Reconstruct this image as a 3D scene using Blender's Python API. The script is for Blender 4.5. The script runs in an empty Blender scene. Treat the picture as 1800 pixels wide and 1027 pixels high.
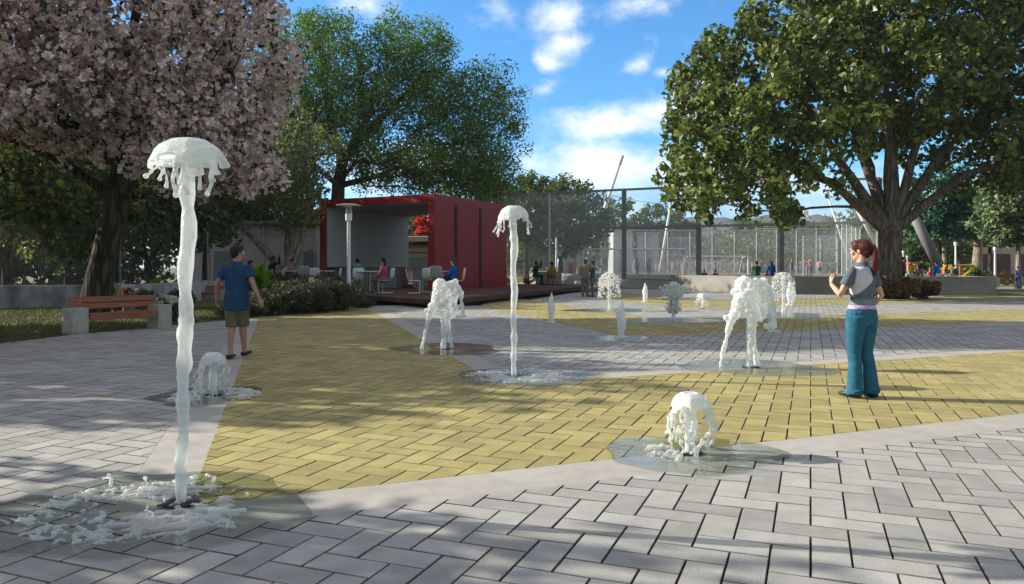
import bpy, math, random
import numpy as np
from mathutils import Vector, Matrix, Euler

scene = bpy.context.scene
COL = scene.collection
PI = math.pi
rad = math.radians

# ---- light and exposure
SUN_E, SKY_E, EXPO = 5.0, 0.092, 0.85
HAZE = 0.00022
SKY_TINT = (0.40, 0.98, 1.4, 1)
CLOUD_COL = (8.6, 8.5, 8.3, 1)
SKY_FILL = (6.3, 5.1, 3.3, 1)  # warm fill added to the unseen sky to take blue out of the shade
# px, py, half-width, half-height, turn, density
CLOUDS = [(985, 28, 62, 55, 0, 1.5), (1000, 70, 60, 45, 20, 1.5), (970, 105, 34, 34, 0, 1.3), (1090, 5, 110, 34, 0, 1.0), (1115, 106, 40, 26, 20, 1.1), (1155, 126, 26, 18, 0, 1.1),
          (1090, 222, 210, 46, 4, 1.7), (1150, 205, 100, 38, 0, 1.5), (1080, 290, 260, 66, 0, 1.7), (960, 160, 50, 26, 30, .9), (640, 5, 90, 40, 0, 1.0), (890, 14, 60, 26, -40, .8), (1300, 330, 320, 60, 0, 1.3), (1640, 330, 200, 60, 0, 1.2), (700, 300, 300, 70, 0, 1.2), (300, 240, 300, 60, 10, 1.0)]

# ------------------------------------------------------------------ survey
# focal length and eye height measured from the photograph; G() gives the ground point
# (or a point on the level z) that was measured at a picture position, A() a point at a known distance
FOC, CX, HY, EYE = 1340.0, 900.0, 470.0, 1.4
def G(px, py, z=0.0):
    y = FOC * (EYE - z) / (py - HY)
    return Vector(((px - CX) / FOC * y, y, z))
def A(px, py, y):
    return Vector(((px - CX) / FOC * y, y, EYE + (HY - py) / FOC * y))
def X(px, y):
    return (px - CX) / FOC * y

# sun direction
SUN_EL = rad(24.5)
SUN_H = Vector((-0.98, 0.205, 0)).normalized()
SUN_DIR = Vector((SUN_H.x * math.cos(SUN_EL), SUN_H.y * math.cos(SUN_EL), math.sin(SUN_EL)))

# ------------------------------------------------------------------ materials
MATS = {}
def new_mat(name):
    m = bpy.data.materials.new(name)
    m.use_nodes = True
    nt = m.node_tree
    nt.nodes.clear()
    out = nt.nodes.new('ShaderNodeOutputMaterial')
    return m, nt, out
def N(nt, typ, **kw):
    n = nt.nodes.new(typ)
    for k, v in kw.items():
        setattr(n, k, v)
    return n
def c4(c): return (c[0], c[1], c[2], 1.0)
def mul(c, f): return tuple(min(1.0, x * f) for x in c)

def mat(name, col, col2=None, rough=0.7, spec=0.3, metal=0.0, nscale=6.0, bump=0.0, bscale=60.0,
        island=False, detail=6.0, coat=0.0, stain=0.0, stretch=None, contrast=(0.35, 0.65)):
    """principled surface: two tones mixed by noise (and by a random value per loose piece)"""
    if name in MATS: return MATS[name]
    m, nt, out = new_mat(name)
    b = N(nt, 'ShaderNodeBsdfPrincipled')
    b.inputs['Roughness'].default_value = rough
    b.inputs['Specular IOR Level'].default_value = spec
    b.inputs['Metallic'].default_value = metal
    b.inputs['Coat Weight'].default_value = coat
    nt.links.new(b.outputs[0], out.inputs[0])
    if col2 is None: col2 = mul(col, 0.8)
    tc = N(nt, 'ShaderNodeTexCoord')
    vec = tc.outputs['Object']
    if stretch:
        mp = N(nt, 'ShaderNodeMapping'); mp.inputs['Scale'].default_value = stretch
        nt.links.new(vec, mp.inputs[0]); vec = mp.outputs[0]
    no = N(nt, 'ShaderNodeTexNoise'); no.inputs['Scale'].default_value = nscale; no.inputs['Detail'].default_value = detail
    nt.links.new(vec, no.inputs['Vector'])
    mr = N(nt, 'ShaderNodeMapRange'); mr.inputs[1].default_value = contrast[0]; mr.inputs[2].default_value = contrast[1]
    nt.links.new(no.outputs[0], mr.inputs[0])
    mx = N(nt, 'ShaderNodeMix', data_type='RGBA')
    mx.inputs[6].default_value = c4(col); mx.inputs[7].default_value = c4(col2)
    nt.links.new(mr.outputs[0], mx.inputs[0])
    cout = mx.outputs[2]
    if island:
        ge = N(nt, 'ShaderNodeNewGeometry')
        mr2 = N(nt, 'ShaderNodeMapRange'); mr2.inputs[3].default_value = 1 - island; mr2.inputs[4].default_value = 1 + island * 0.6
        nt.links.new(ge.outputs['Random Per Island'], mr2.inputs[0])
        mm = N(nt, 'ShaderNodeMix', data_type='RGBA', blend_type='MULTIPLY'); mm.inputs[0].default_value = 1.0
        cb = N(nt, 'ShaderNodeCombineColor')
        for i in range(3): nt.links.new(mr2.outputs[0], cb.inputs[i])
        nt.links.new(cout, mm.inputs[6]); nt.links.new(cb.outputs[0], mm.inputs[7])
        cout = mm.outputs[2]
    if stain:   # worn and dirty patches wider than one stone
        s1 = N(nt, 'ShaderNodeTexNoise'); s1.inputs['Scale'].default_value = 0.9; s1.inputs['Detail'].default_value = 7; s1.inputs['Roughness'].default_value = .62
        nt.links.new(tc.outputs['Object'], s1.inputs['Vector'])
        s2 = N(nt, 'ShaderNodeTexNoise'); s2.inputs['Scale'].default_value = 75; s2.inputs['Detail'].default_value = 3
        nt.links.new(tc.outputs['Object'], s2.inputs['Vector'])
        r1 = N(nt, 'ShaderNodeMapRange'); r1.inputs[1].default_value = .34; r1.inputs[2].default_value = .6; r1.inputs[3].default_value = 1 - stain; r1.inputs[4].default_value = 1.03
        nt.links.new(s1.outputs[0], r1.inputs[0])
        r2 = N(nt, 'ShaderNodeMapRange'); r2.inputs[1].default_value = .3; r2.inputs[2].default_value = .7; r2.inputs[3].default_value = 1 - stain * .8; r2.inputs[4].default_value = 1 + stain * .5
        nt.links.new(s2.outputs[0], r2.inputs[0])
        mu_ = N(nt, 'ShaderNodeMath', operation='MULTIPLY'); nt.links.new(r1.outputs[0], mu_.inputs[0]); nt.links.new(r2.outputs[0], mu_.inputs[1])
        cb2 = N(nt, 'ShaderNodeCombineColor')
        for i in range(3): nt.links.new(mu_.outputs[0], cb2.inputs[i])
        mm2 = N(nt, 'ShaderNodeMix', data_type='RGBA', blend_type='MULTIPLY'); mm2.inputs[0].default_value = 1.0
        nt.links.new(cout, mm2.inputs[6]); nt.links.new(cb2.outputs[0], mm2.inputs[7]); cout = mm2.outputs[2]
    nt.links.new(cout, b.inputs['Base Color'])
    if bump:
        n2 = N(nt, 'ShaderNodeTexNoise'); n2.inputs['Scale'].default_value = bscale; n2.inputs['Detail'].default_value = 8
        nt.links.new(vec, n2.inputs['Vector'])
        bp = N(nt, 'ShaderNodeBump'); bp.inputs['Strength'].default_value = bump; bp.inputs['Distance'].default_value = 0.02
        nt.links.new(n2.outputs[0], bp.inputs['Height']); nt.links.new(bp.outputs[0], b.inputs['Normal'])
    MATS[name] = m
    return m

def leaf_mat(name, cols, trans=0.3, rough=0.5, spec=0.25):
    """thin leaves: colour picked per leaf, some light passes through"""
    if name in MATS: return MATS[name]
    m, nt, out = new_mat(name)
    ge = N(nt, 'ShaderNodeNewGeometry')
    cr = N(nt, 'ShaderNodeValToRGB')
    el = cr.color_ramp.elements
    while len(el) < len(cols): el.new(0.5)
    for i, c in enumerate(cols):
        el[i].position = i / max(1, len(cols) - 1); el[i].color = c4(c)
    nt.links.new(ge.outputs['Random Per Island'], cr.inputs[0])
    b = N(nt, 'ShaderNodeBsdfPrincipled'); b.inputs['Roughness'].default_value = rough; b.inputs['Specular IOR Level'].default_value = spec
    t = N(nt, 'ShaderNodeBsdfTranslucent')
    mx = N(nt, 'ShaderNodeMixShader'); mx.inputs[0].default_value = trans
    nt.links.new(cr.outputs[0], b.inputs['Base Color']); nt.links.new(cr.outputs[0], t.inputs[0])
    nt.links.new(b.outputs[0], mx.inputs[1]); nt.links.new(t.outputs[0], mx.inputs[2]); nt.links.new(mx.outputs[0], out.inputs[0])
    MATS[name] = m
    return m

def bark_mat(name, c1, c2, scale=5.0, bump=0.9):
    if name in MATS: return MATS[name]
    m, nt, out = new_mat(name)
    b = N(nt, 'ShaderNodeBsdfPrincipled'); b.inputs['Roughness'].default_value = 0.9; b.inputs['Specular IOR Level'].default_value = 0.1
    tc = N(nt, 'ShaderNodeTexCoord'); mp = N(nt, 'ShaderNodeMapping'); mp.inputs['Scale'].default_value = (1, 1, 0.13)
    nt.links.new(tc.outputs['Object'], mp.inputs[0])
    nw = N(nt, 'ShaderNodeTexNoise'); nw.inputs['Scale'].default_value = 2.0
    nt.links.new(mp.outputs[0], nw.inputs['Vector'])
    ad = N(nt, 'ShaderNodeVectorMath', operation='MULTIPLY_ADD'); ad.inputs[1].default_value = (0.55,) * 3
    nt.links.new(nw.outputs['Color'], ad.inputs[0]); nt.links.new(mp.outputs[0], ad.inputs[2])
    vo = N(nt, 'ShaderNodeTexVoronoi', feature='DISTANCE_TO_EDGE'); vo.inputs['Scale'].default_value = scale
    nt.links.new(ad.outputs[0], vo.inputs['Vector'])
    mr = N(nt, 'ShaderNodeMapRange'); mr.inputs[2].default_value = 0.22
    nt.links.new(vo.outputs['Distance'], mr.inputs[0])
    no = N(nt, 'ShaderNodeTexNoise'); no.inputs['Scale'].default_value = 14; no.inputs['Detail'].default_value = 8
    nt.links.new(mp.outputs[0], no.inputs['Vector'])
    mu = N(nt, 'ShaderNodeMath', operation='MULTIPLY'); nt.links.new(mr.outputs[0], mu.inputs[0]); nt.links.new(no.outputs[0], mu.inputs[1])
    mx = N(nt, 'ShaderNodeMix', data_type='RGBA'); mx.inputs[6].default_value = c4(c2); mx.inputs[7].default_value = c4(c1)
    m3 = N(nt, 'ShaderNodeMapRange'); m3.inputs[2].default_value = 0.55; nt.links.new(mu.outputs[0], m3.inputs[0])
    nt.links.new(m3.outputs[0], mx.inputs[0]); nt.links.new(mx.outputs[2], b.inputs['Base Color'])
    bp = N(nt, 'ShaderNodeBump'); bp.inputs['Strength'].default_value = bump; bp.inputs['Distance'].default_value = 0.06
    nt.links.new(mu.outputs[0], bp.inputs['Height']); nt.links.new(bp.outputs[0], b.inputs['Normal'])
    nt.links.new(b.outputs[0], out.inputs[0])
    MATS[name] = m
    return m

def water_mat(name, opac=0.8, col=(0.86, 0.88, 0.86), bump=0.6, bscale=45):
    """aerated white water: bright scattering body with a wet gloss, partly see-through"""
    if name in MATS: return MATS[name]
    m, nt, out = new_mat(name)
    tc = N(nt, 'ShaderNodeTexCoord')
    n2 = N(nt, 'ShaderNodeTexNoise'); n2.inputs['Scale'].default_value = bscale; n2.inputs['Detail'].default_value = 5
    nt.links.new(tc.outputs['Object'], n2.inputs['Vector'])
    bp = N(nt, 'ShaderNodeBump'); bp.inputs['Strength'].default_value = bump; bp.inputs['Distance'].default_value = 0.012
    nt.links.new(n2.outputs[0], bp.inputs['Height'])
    b = N(nt, 'ShaderNodeBsdfPrincipled'); b.inputs['Base Color'].default_value = c4(col)
    b.inputs['Roughness'].default_value = 0.12; b.inputs['IOR'].default_value = 1.33
    t = N(nt, 'ShaderNodeBsdfTranslucent'); t.inputs[0].default_value = c4(col)
    mx = N(nt, 'ShaderNodeMixShader'); mx.inputs[0].default_value = 0.45
    nt.links.new(b.outputs[0], mx.inputs[1]); nt.links.new(t.outputs[0], mx.inputs[2])
    nt.links.new(bp.outputs[0], b.inputs['Normal']); nt.links.new(bp.outputs[0], t.inputs['Normal'])
    tr = N(nt, 'ShaderNodeBsdfTransparent'); tr.inputs[0].default_value = (0.93, 0.96, 0.95, 1)
    lw = N(nt, 'ShaderNodeLayerWeight'); lw.inputs[0].default_value = 0.45
    mr = N(nt, 'ShaderNodeMapRange'); mr.inputs[3].default_value = opac; mr.inputs[4].default_value = 1.0
    nt.links.new(lw.outputs['Facing'], mr.inputs[0])
    m2 = N(nt, 'ShaderNodeMixShader'); nt.links.new(mr.outputs[0], m2.inputs[0])
    nt.links.new(tr.outputs[0], m2.inputs[1]); nt.links.new(mx.outputs[0], m2.inputs[2]); nt.links.new(m2.outputs[0], out.inputs[0])
    MATS[name] = m
    return m

def film_mat(name, tint=(0.80, 0.84, 0.83), scale=9.0, bump=0.25):
    """thin sheet of standing water: tinted see-through film with a rippled mirror gloss"""
    if name in MATS: return MATS[name]
    m, nt, out = new_mat(name)
    tc = N(nt, 'ShaderNodeTexCoord')
    n2 = N(nt, 'ShaderNodeTexNoise'); n2.inputs['Scale'].default_value = scale; n2.inputs['Detail'].default_value = 3
    nt.links.new(tc.outputs['Object'], n2.inputs['Vector'])
    bp = N(nt, 'ShaderNodeBump'); bp.inputs['Strength'].default_value = bump; bp.inputs['Distance'].default_value = 0.02
    nt.links.new(n2.outputs[0], bp.inputs['Height'])
    gl = N(nt, 'ShaderNodeBsdfGlossy'); gl.inputs['Roughness'].default_value = 0.04
    nt.links.new(bp.outputs[0], gl.inputs['Normal'])
    tr = N(nt, 'ShaderNodeBsdfTransparent'); tr.inputs[0].default_value = c4(tint)
    fr = N(nt, 'ShaderNodeFresnel'); fr.inputs[0].default_value = 1.33; nt.links.new(bp.outputs[0], fr.inputs['Normal'])
    ge = N(nt, 'ShaderNodeNewGeometry'); iv = N(nt, 'ShaderNodeMath', operation='SUBTRACT'); iv.inputs[0].default_value = 1.0; nt.links.new(ge.outputs['Backfacing'], iv.inputs[1])
    fm = N(nt, 'ShaderNodeMath', operation='MULTIPLY'); nt.links.new(fr.outputs[0], fm.inputs[0]); nt.links.new(iv.outputs[0], fm.inputs[1])
    mx = N(nt, 'ShaderNodeMixShader'); nt.links.new(fm.outputs[0], mx.inputs[0])
    nt.links.new(tr.outputs[0], mx.inputs[1]); nt.links.new(gl.outputs[0], mx.inputs[2]); nt.links.new(mx.outputs[0], out.inputs[0])
    MATS[name] = m
    return m

def net_mat(name, col=(0.6, 0.63, 0.62), cover=0.3, scale=14.0):
    """woven wire netting: crossing diagonal wires with holes between them"""
    if name in MATS: return MATS[name]
    m, nt, out = new_mat(name)
    tc = N(nt, 'ShaderNodeTexCoord'); sp = N(nt, 'ShaderNodeSeparateXYZ'); nt.links.new(tc.outputs['UV'], sp.inputs[0])
    def wire(op):
        a = N(nt, 'ShaderNodeMath', operation=op); nt.links.new(sp.outputs[0], a.inputs[0]); nt.links.new(sp.outputs[1], a.inputs[1])
        s = N(nt, 'ShaderNodeMath', operation='MULTIPLY'); s.inputs[1].default_value = scale; nt.links.new(a.outputs[0], s.inputs[0])
        f = N(nt, 'ShaderNodeMath', operation='FRACT'); nt.links.new(s.outputs[0], f.inputs[0])
        l = N(nt, 'ShaderNodeMath', operation='LESS_THAN'); l.inputs[1].default_value = cover / 2; nt.links.new(f.outputs[0], l.inputs[0])
        return l
    w1, w2 = wire('ADD'), wire('SUBTRACT')
    mxm = N(nt, 'ShaderNodeMath', operation='MAXIMUM'); nt.links.new(w1.outputs[0], mxm.inputs[0]); nt.links.new(w2.outputs[0], mxm.inputs[1])
    d = N(nt, 'ShaderNodeBsdfPrincipled'); d.inputs['Base Color'].default_value = c4(col); d.inputs['Roughness'].default_value = 0.6
    tl = N(nt, 'ShaderNodeBsdfTranslucent'); tl.inputs[0].default_value = c4(col)
    ms = N(nt, 'ShaderNodeMixShader'); ms.inputs[0].default_value = 0.4
    nt.links.new(d.outputs[0], ms.inputs[1]); nt.links.new(tl.outputs[0], ms.inputs[2])
    tr = N(nt, 'ShaderNodeBsdfTransparent')
    mx = N(nt, 'ShaderNodeMixShader'); nt.links.new(mxm.outputs[0], mx.inputs[0])
    nt.links.new(tr.outputs[0], mx.inputs[1]); nt.links.new(ms.outputs[0], mx.inputs[2]); nt.links.new(mx.outputs[0], out.inputs[0])
    MATS[name] = m
    return m

# ------------------------------------------------------------------ mesh building
def basis(t, side=None):
    t = Vector(t).normalized()
    if side is None:
        side = Vector((1, 0, 0)) if abs(t.x) < 0.9 else Vector((0, 1, 0))
    s = (Vector(side) - t * t.dot(Vector(side)))
    if s.length < 1e-5: s = t.orthogonal()
    s.normalize()
    return s, t.cross(s)

class MB:
    def __init__(self): self.v = []; self.f = []; self.m = []; self.mi = 0; self.uv = None
    def add(self, verts, faces):
        o = len(self.v); self.v.extend([tuple(p) for p in verts])
        for f in faces: self.f.append(tuple(i + o for i in f)); self.m.append(self.mi)
        return self
    def box(self, c, s, rz=0.0, bev=0.0, rot=None):
        """box of size s about c, edges chamfered by bev"""
        hx, hy, hz = s[0] / 2, s[1] / 2, s[2] / 2
        R = rot if rot is not None else Matrix.Rotation(rz, 3, 'Z')
        c = Vector(c)
        if bev <= 0:
            vs = [Vector((x, y, z)) for z in (-hz, hz) for y in (-hy, hy) for x in (-hx, hx)]
            fs = [(0, 2, 3, 1), (4, 5, 7, 6), (0, 1, 5, 4), (2, 6, 7, 3), (0, 4, 6, 2), (1, 3, 7, 5)]
        else:
            b = min(bev, hx * .9, hy * .9, hz * .9)
            idx = {}; vs = []
            for sx in (-1, 1):
                for sy in (-1, 1):
                    for sz in (-1, 1):
                        for ax in range(3):
                            p = [sx * (hx - b), sy * (hy - b), sz * (hz - b)]
                            p[ax] = (sx, sy, sz)[ax] * (hx, hy, hz)[ax]
                            idx[(sx, sy, sz, ax)] = len(vs); vs.append(Vector(p))
            fs = []
            for ax in range(3):
                o1, o2 = (ax + 1) % 3, (ax + 2) % 3
                for s0 in (-1, 1):
                    q = []
                    for a, bb in ((-1, -1), (1, -1), (1, 1), (-1, 1)):
                        k = [0, 0, 0]; k[ax] = s0; k[o1] = a; k[o2] = bb
                        q.append(idx[(*k, ax)])
                    fs.append(tuple(q) if s0 > 0 else tuple(reversed(q)))
                for a in (-1, 1):
                    for bb in (-1, 1):
                        k1 = [0, 0, 0]; k2 = [0, 0, 0]
                        k1[ax] = -1; k2[ax] = 1
                        for k in (k1, k2): k[o1] = a; k[o2] = bb
                        q = [idx[(*k1, o1)], idx[(*k2, o1)], idx[(*k2, o2)], idx[(*k1, o2)]]
                        fs.append(tuple(q) if a * bb < 0 else tuple(reversed(q)))
            for sx in (-1, 1):
                for sy in (-1, 1):
                    for sz in (-1, 1):
                        q = [idx[(sx, sy, sz, i)] for i in range(3)]
                        fs.append(tuple(q) if sx * sy * sz > 0 else tuple(reversed(q)))
        return self.add([c + R @ p for p in vs], fs)
    def beam(self, a, b, w, h, up=(0, 0, 1), bev=0.0):
        a, b = Vector(a), Vector(b); d = (b - a); L = d.length; d.normalize()
        s = d.cross(Vector(up));
        if s.length < 1e-4: s = d.orthogonal()
        s.normalize(); u = s.cross(d)
        R = Matrix((s, d, u)).transposed()
        return self.box((a + b) / 2, (w, L, h), rot=R, bev=bev)
    def tube(self, pts, r, n=8, side=None, cap=True, round_cap=False):
        """tube along pts; r is a number, a list, or a list of (rx, ry)"""
        pts = [Vector(p) for p in pts]; k = len(pts)
        rs = list(r) if isinstance(r, (list, tuple)) else [r] * k
        rs = [q if isinstance(q, (tuple, list)) else (q, q) for q in rs]
        if round_cap:
            t0 = (pts[0] - pts[1]).normalized(); t1 = (pts[-1] - pts[-2]).normalized()
            q0, q1 = rs[0], rs[-1]; m0, m1 = min(q0), min(q1)
            pts = [pts[0] + t0 * m0 * .92, pts[0] + t0 * m0 * .6] + pts + [pts[-1] + t1 * m1 * .6, pts[-1] + t1 * m1 * .92]
            rs = [(q0[0] * .35, q0[1] * .35), (q0[0] * .8, q0[1] * .8)] + rs + [(q1[0] * .8, q1[1] * .8), (q1[0] * .35, q1[1] * .35)]
            k += 4
        vs = []; s = side
        for i, p in enumerate(pts):
            t = pts[min(i + 1, k - 1)] - pts[max(i - 1, 0)]
            if t.length < 1e-7: t = Vector((0, 0, 1))
            a, b = basis(t, s)
            if side is None: s = a
            for j in range(n):
                th = 2 * PI * j / n
                vs.append(p + a * (rs[i][0] * math.cos(th)) + b * (rs[i][1] * math.sin(th)))
        fs = []
        for i in range(k - 1):
            for j in range(n):
                j2 = (j + 1) % n
                fs.append((i * n + j, i * n + j2, (i + 1) * n + j2, (i + 1) * n + j))
        if cap:
            fs.append(tuple(reversed(range(n)))); fs.append(tuple((k - 1) * n + j for j in range(n)))
        return self.add(vs, fs)
    def ball(self, c, r, seg=12, rings=8, rot=None):
        c = Vector(c); r = r if isinstance(r, (tuple, list)) else (r, r, r)
        vs = [Vector((0, 0, -r[2]))]
        for i in range(1, rings):
            ph = -PI / 2 + PI * i / rings
            for j in range(seg):
                th = 2 * PI * j / seg
                vs.append(Vector((r[0] * math.cos(ph) * math.cos(th), r[1] * math.cos(ph) * math.sin(th), r[2] * math.sin(ph))))
        vs.append(Vector((0, 0, r[2]))); T = len(vs) - 1
        fs = []
        for j in range(seg):
            j2 = (j + 1) % seg
            fs.append((0, 1 + j2, 1 + j)); fs.append((T, 1 + (rings - 2) * seg + j, 1 + (rings - 2) * seg + j2))
            for i in range(rings - 2):
                a = 1 + i * seg
                fs.append((a + j, a + j2, a + seg + j2, a + seg + j))
        if rot is not None: vs = [rot @ p for p in vs]
        return self.add([c + p for p in vs], fs)
    def lathe(self, prof, c=(0, 0, 0), n=24):
        c = Vector(c); vs = []; k = len(prof)
        for r, z in prof:
            for j in range(n):
                th = 2 * PI * j / n; vs.append(c + Vector((r * math.cos(th), r * math.sin(th), z)))
        fs = [(i * n + j, i * n + (j + 1) % n, (i + 1) * n + (j + 1) % n, (i + 1) * n + j) for i in range(k - 1) for j in range(n)]
        fs.append(tuple(reversed(range(n)))); fs.append(tuple((k - 1) * n + j for j in range(n)))
        return self.add(vs, fs)
    def prism(self, poly, z0, z1):
        n = len(poly)
        ar = sum(poly[i][0] * poly[(i + 1) % n][1] - poly[(i + 1) % n][0] * poly[i][1] for i in range(n))
        if ar < 0: poly = list(reversed(poly))
        vs = [(p[0], p[1], z0) for p in poly] + [(p[0], p[1], z1) for p in poly]
        fs = [tuple(reversed(range(n))), tuple(range(n, 2 * n))] + [(i, (i + 1) % n, n + (i + 1) % n, n + i) for i in range(n)]
        return self.add(vs, fs)
    def mesh(self, name, mats, smooth=False):
        me = bpy.data.meshes.new(name)
        me.from_pydata(self.v, [], self.f)
        for m in (mats if isinstance(mats, (list, tuple)) else [mats]): me.materials.append(m)
        if any(self.m): me.polygons.foreach_set('material_index', self.m)
        if smooth: me.polygons.foreach_set('use_smooth', [True] * len(me.polygons))
        me.update()
        return me
    def build(self, name, mats, parent=None, smooth=False, loc=None):
        return link(name, self.mesh(name, mats, smooth), parent, loc)

def link(name, data, parent=None, loc=None):
    o = bpy.data.objects.new(name, data); COL.objects.link(o)
    if parent is not None: o.parent = parent
    if loc is not None: o.location = loc
    return o
def np_mesh(name, verts, quads, mats, midx=None, smooth=False):
    """fast mesh from arrays: verts (n,3), quads (m,4)"""
    me = bpy.data.meshes.new(name)
    nv, nf = len(verts), len(quads); k = quads.shape[1]
    me.vertices.add(nv); me.vertices.foreach_set('co', np.ascontiguousarray(verts, dtype=np.float32).ravel())
    me.loops.add(nf * k); me.loops.foreach_set('vertex_index', np.ascontiguousarray(quads, dtype=np.int32).ravel())
    me.polygons.add(nf)
    me.polygons.foreach_set('loop_start', np.arange(0, nf * k, k, dtype=np.int32))
    me.polygons.foreach_set('loop_total', np.full(nf, k, dtype=np.int32))
    for m in (mats if isinstance(mats, (list, tuple)) else [mats]): me.materials.append(m)
    if midx is not None: me.polygons.foreach_set('material_index', np.ascontiguousarray(midx, dtype=np.int32))
    me.polygons.foreach_set('use_smooth', np.full(nf, bool(smooth)))
    me.update(calc_edges=True); me.validate()
    return me

def remesh(mb, voxel, mats, name, smooth=4, fac=0.5, shade=True):
    """fuse overlapping closed shapes into one continuous skin"""
    me = mb.mesh(name, mats)
    o = bpy.data.objects.new('tmp', me); COL.objects.link(o)
    r = o.modifiers.new('r', 'REMESH'); r.mode = 'VOXEL'; r.voxel_size = voxel; r.use_smooth_shade = shade
    if smooth:
        s = o.modifiers.new('s', 'SMOOTH'); s.iterations = smooth; s.factor = fac
    dg = bpy.context.evaluated_depsgraph_get()
    out = bpy.data.meshes.new_from_object(o.evaluated_get(dg))
    out.name = name
    bpy.data.objects.remove(o); bpy.data.meshes.remove(me)
    if not len(out.materials):
        for m in (mats if isinstance(mats, (list, tuple)) else [mats]): out.materials.append(m)
    return out

def tag(o, label=None, cat=None, group=None, kind=None):
    if label: o['label'] = label
    if cat: o['category'] = cat
    if group: o['group'] = group
    if kind: o['kind'] = kind
    return o
def thing(name, label, cat, loc=(0, 0, 0), rz=0.0, group=None, scale=1.0):
    o = bpy.data.objects.new(name, None); COL.objects.link(o)
    o.empty_display_size = 0.2
    o.location = loc; o.rotation_euler = (0, 0, rz); o.scale = (scale,) * 3
    return tag(o, label, cat, group)
def dup(root, loc, rz=0.0, label=None, scale=None, group=None):
    r = root.copy(); COL.objects.link(r); r.location = loc; r.rotation_euler = (0, 0, rz)
    if label: r['label'] = label
    if group: r['group'] = group
    if scale is not None: r.scale = scale if isinstance(scale, tuple) else (scale,) * 3
    for ch in list(root.children):
        c = ch.copy(); COL.objects.link(c); c.parent = r
        for g in list(ch.children):
            d = g.copy(); COL.objects.link(d); d.parent = c
    return r
def sheet(name, poly, z, m):
    """flat sheet on the ground (structure)"""
    mb = MB()
    n = len(poly)
    ar = sum(poly[i][0] * poly[(i + 1) % n][1] - poly[(i + 1) % n][0] * poly[i][1] for i in range(n))
    if ar < 0: poly = list(reversed(poly))
    mb.add([(p[0], p[1], z) for p in poly], [tuple(range(n))])
    o = mb.build(name, m); tag(o, kind='structure')
    return o
# ================================================================== SETTING
# ---- camera
cam = bpy.data.cameras.new('camera'); camo = bpy.data.objects.new('camera', cam); COL.objects.link(camo)
cam.sensor_width = 36; cam.lens = FOC / 1800 * 36
cam.shift_y = -(1027 / 2 - HY) / 1800
cam.clip_end = 12000; cam.clip_start = 0.05
camo.location = (0, 0, EYE); camo.rotation_euler = (PI / 2, 0, 0)
scene.camera = camo

# ---- sun and sky
sl = bpy.data.lights.new('sun', 'SUN'); sl.energy = SUN_E; sl.angle = rad(0.5); sl.color = (1.0, 0.94, 0.82)
so = bpy.data.objects.new('sun', sl); COL.objects.link(so)
so.rotation_euler = SUN_DIR.to_track_quat('Z', 'Y').to_euler()
world = bpy.data.worlds.new('World'); scene.world = world; world.use_nodes = True
nt = world.node_tree; nt.nodes.clear()
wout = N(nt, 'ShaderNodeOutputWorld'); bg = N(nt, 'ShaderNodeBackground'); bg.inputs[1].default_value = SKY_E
nt.links.new(bg.outputs[0], wout.inputs[0])
sky = N(nt, 'ShaderNodeTexSky'); sky.sky_type = 'NISHITA'; sky.sun_disc = False
sky.sun_elevation = SUN_EL; sky.sun_rotation = math.atan2(SUN_DIR.x, SUN_DIR.y)
sky.air_density = 1.0; sky.dust_density = 0.35; sky.ozone_density = 2.2; sky.altitude = 100
# clouds: soft noise kept to the patches of sky where they hang, as directions u = x/y, v = z/y
tc = N(nt, 'ShaderNodeTexCoord'); sep = N(nt, 'ShaderNodeSeparateXYZ'); nt.links.new(tc.outputs['Generated'], sep.inputs[0])
def M(op, a, b=None, c=None, clamp=False):
    n = N(nt, 'ShaderNodeMath', operation=op); n.use_clamp = clamp
    for i, q in enumerate((a, b, c)):
        if q is None: continue
        if isinstance(q, (int, float)): n.inputs[i].default_value = q
        else: nt.links.new(q, n.inputs[i])
    return n.outputs[0]
ysafe = M('MAXIMUM', M('ABSOLUTE', sep.outputs[1]), 0.02)
U = M('DIVIDE', sep.outputs[0], ysafe); V = M('DIVIDE', sep.outputs[2], ysafe)
cv = N(nt, 'ShaderNodeCombineXYZ'); nt.links.new(U, cv.inputs[0]); nt.links.new(V, cv.inputs[1])
nz = N(nt, 'ShaderNodeTexNoise'); nz.inputs['Scale'].default_value = 14; nz.inputs['Detail'].default_value = 12; nz.inputs['Roughness'].default_value = 0.66
mpv = N(nt, 'ShaderNodeMapping'); mpv.inputs['Scale'].default_value = (1, 1.5, 1); nt.links.new(cv.outputs[0], mpv.inputs[0]); nt.links.new(mpv.outputs[0], nz.inputs['Vector'])
nw = N(nt, 'ShaderNodeTexNoise'); nw.inputs['Scale'].default_value = 5; nw.inputs['Detail'].default_value = 5
nt.links.new(cv.outputs[0], nw.inputs['Vector'])
sw = N(nt, 'ShaderNodeSeparateColor'); nt.links.new(nw.outputs['Color'], sw.inputs[0])
Uw = M('ADD', U, M('MULTIPLY', M('SUBTRACT', sw.outputs[0], 0.5), 0.09)); Vw = M('ADD', V, M('MULTIPLY', M('SUBTRACT', sw.outputs[1], 0.5), 0.07))
total = None
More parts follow.
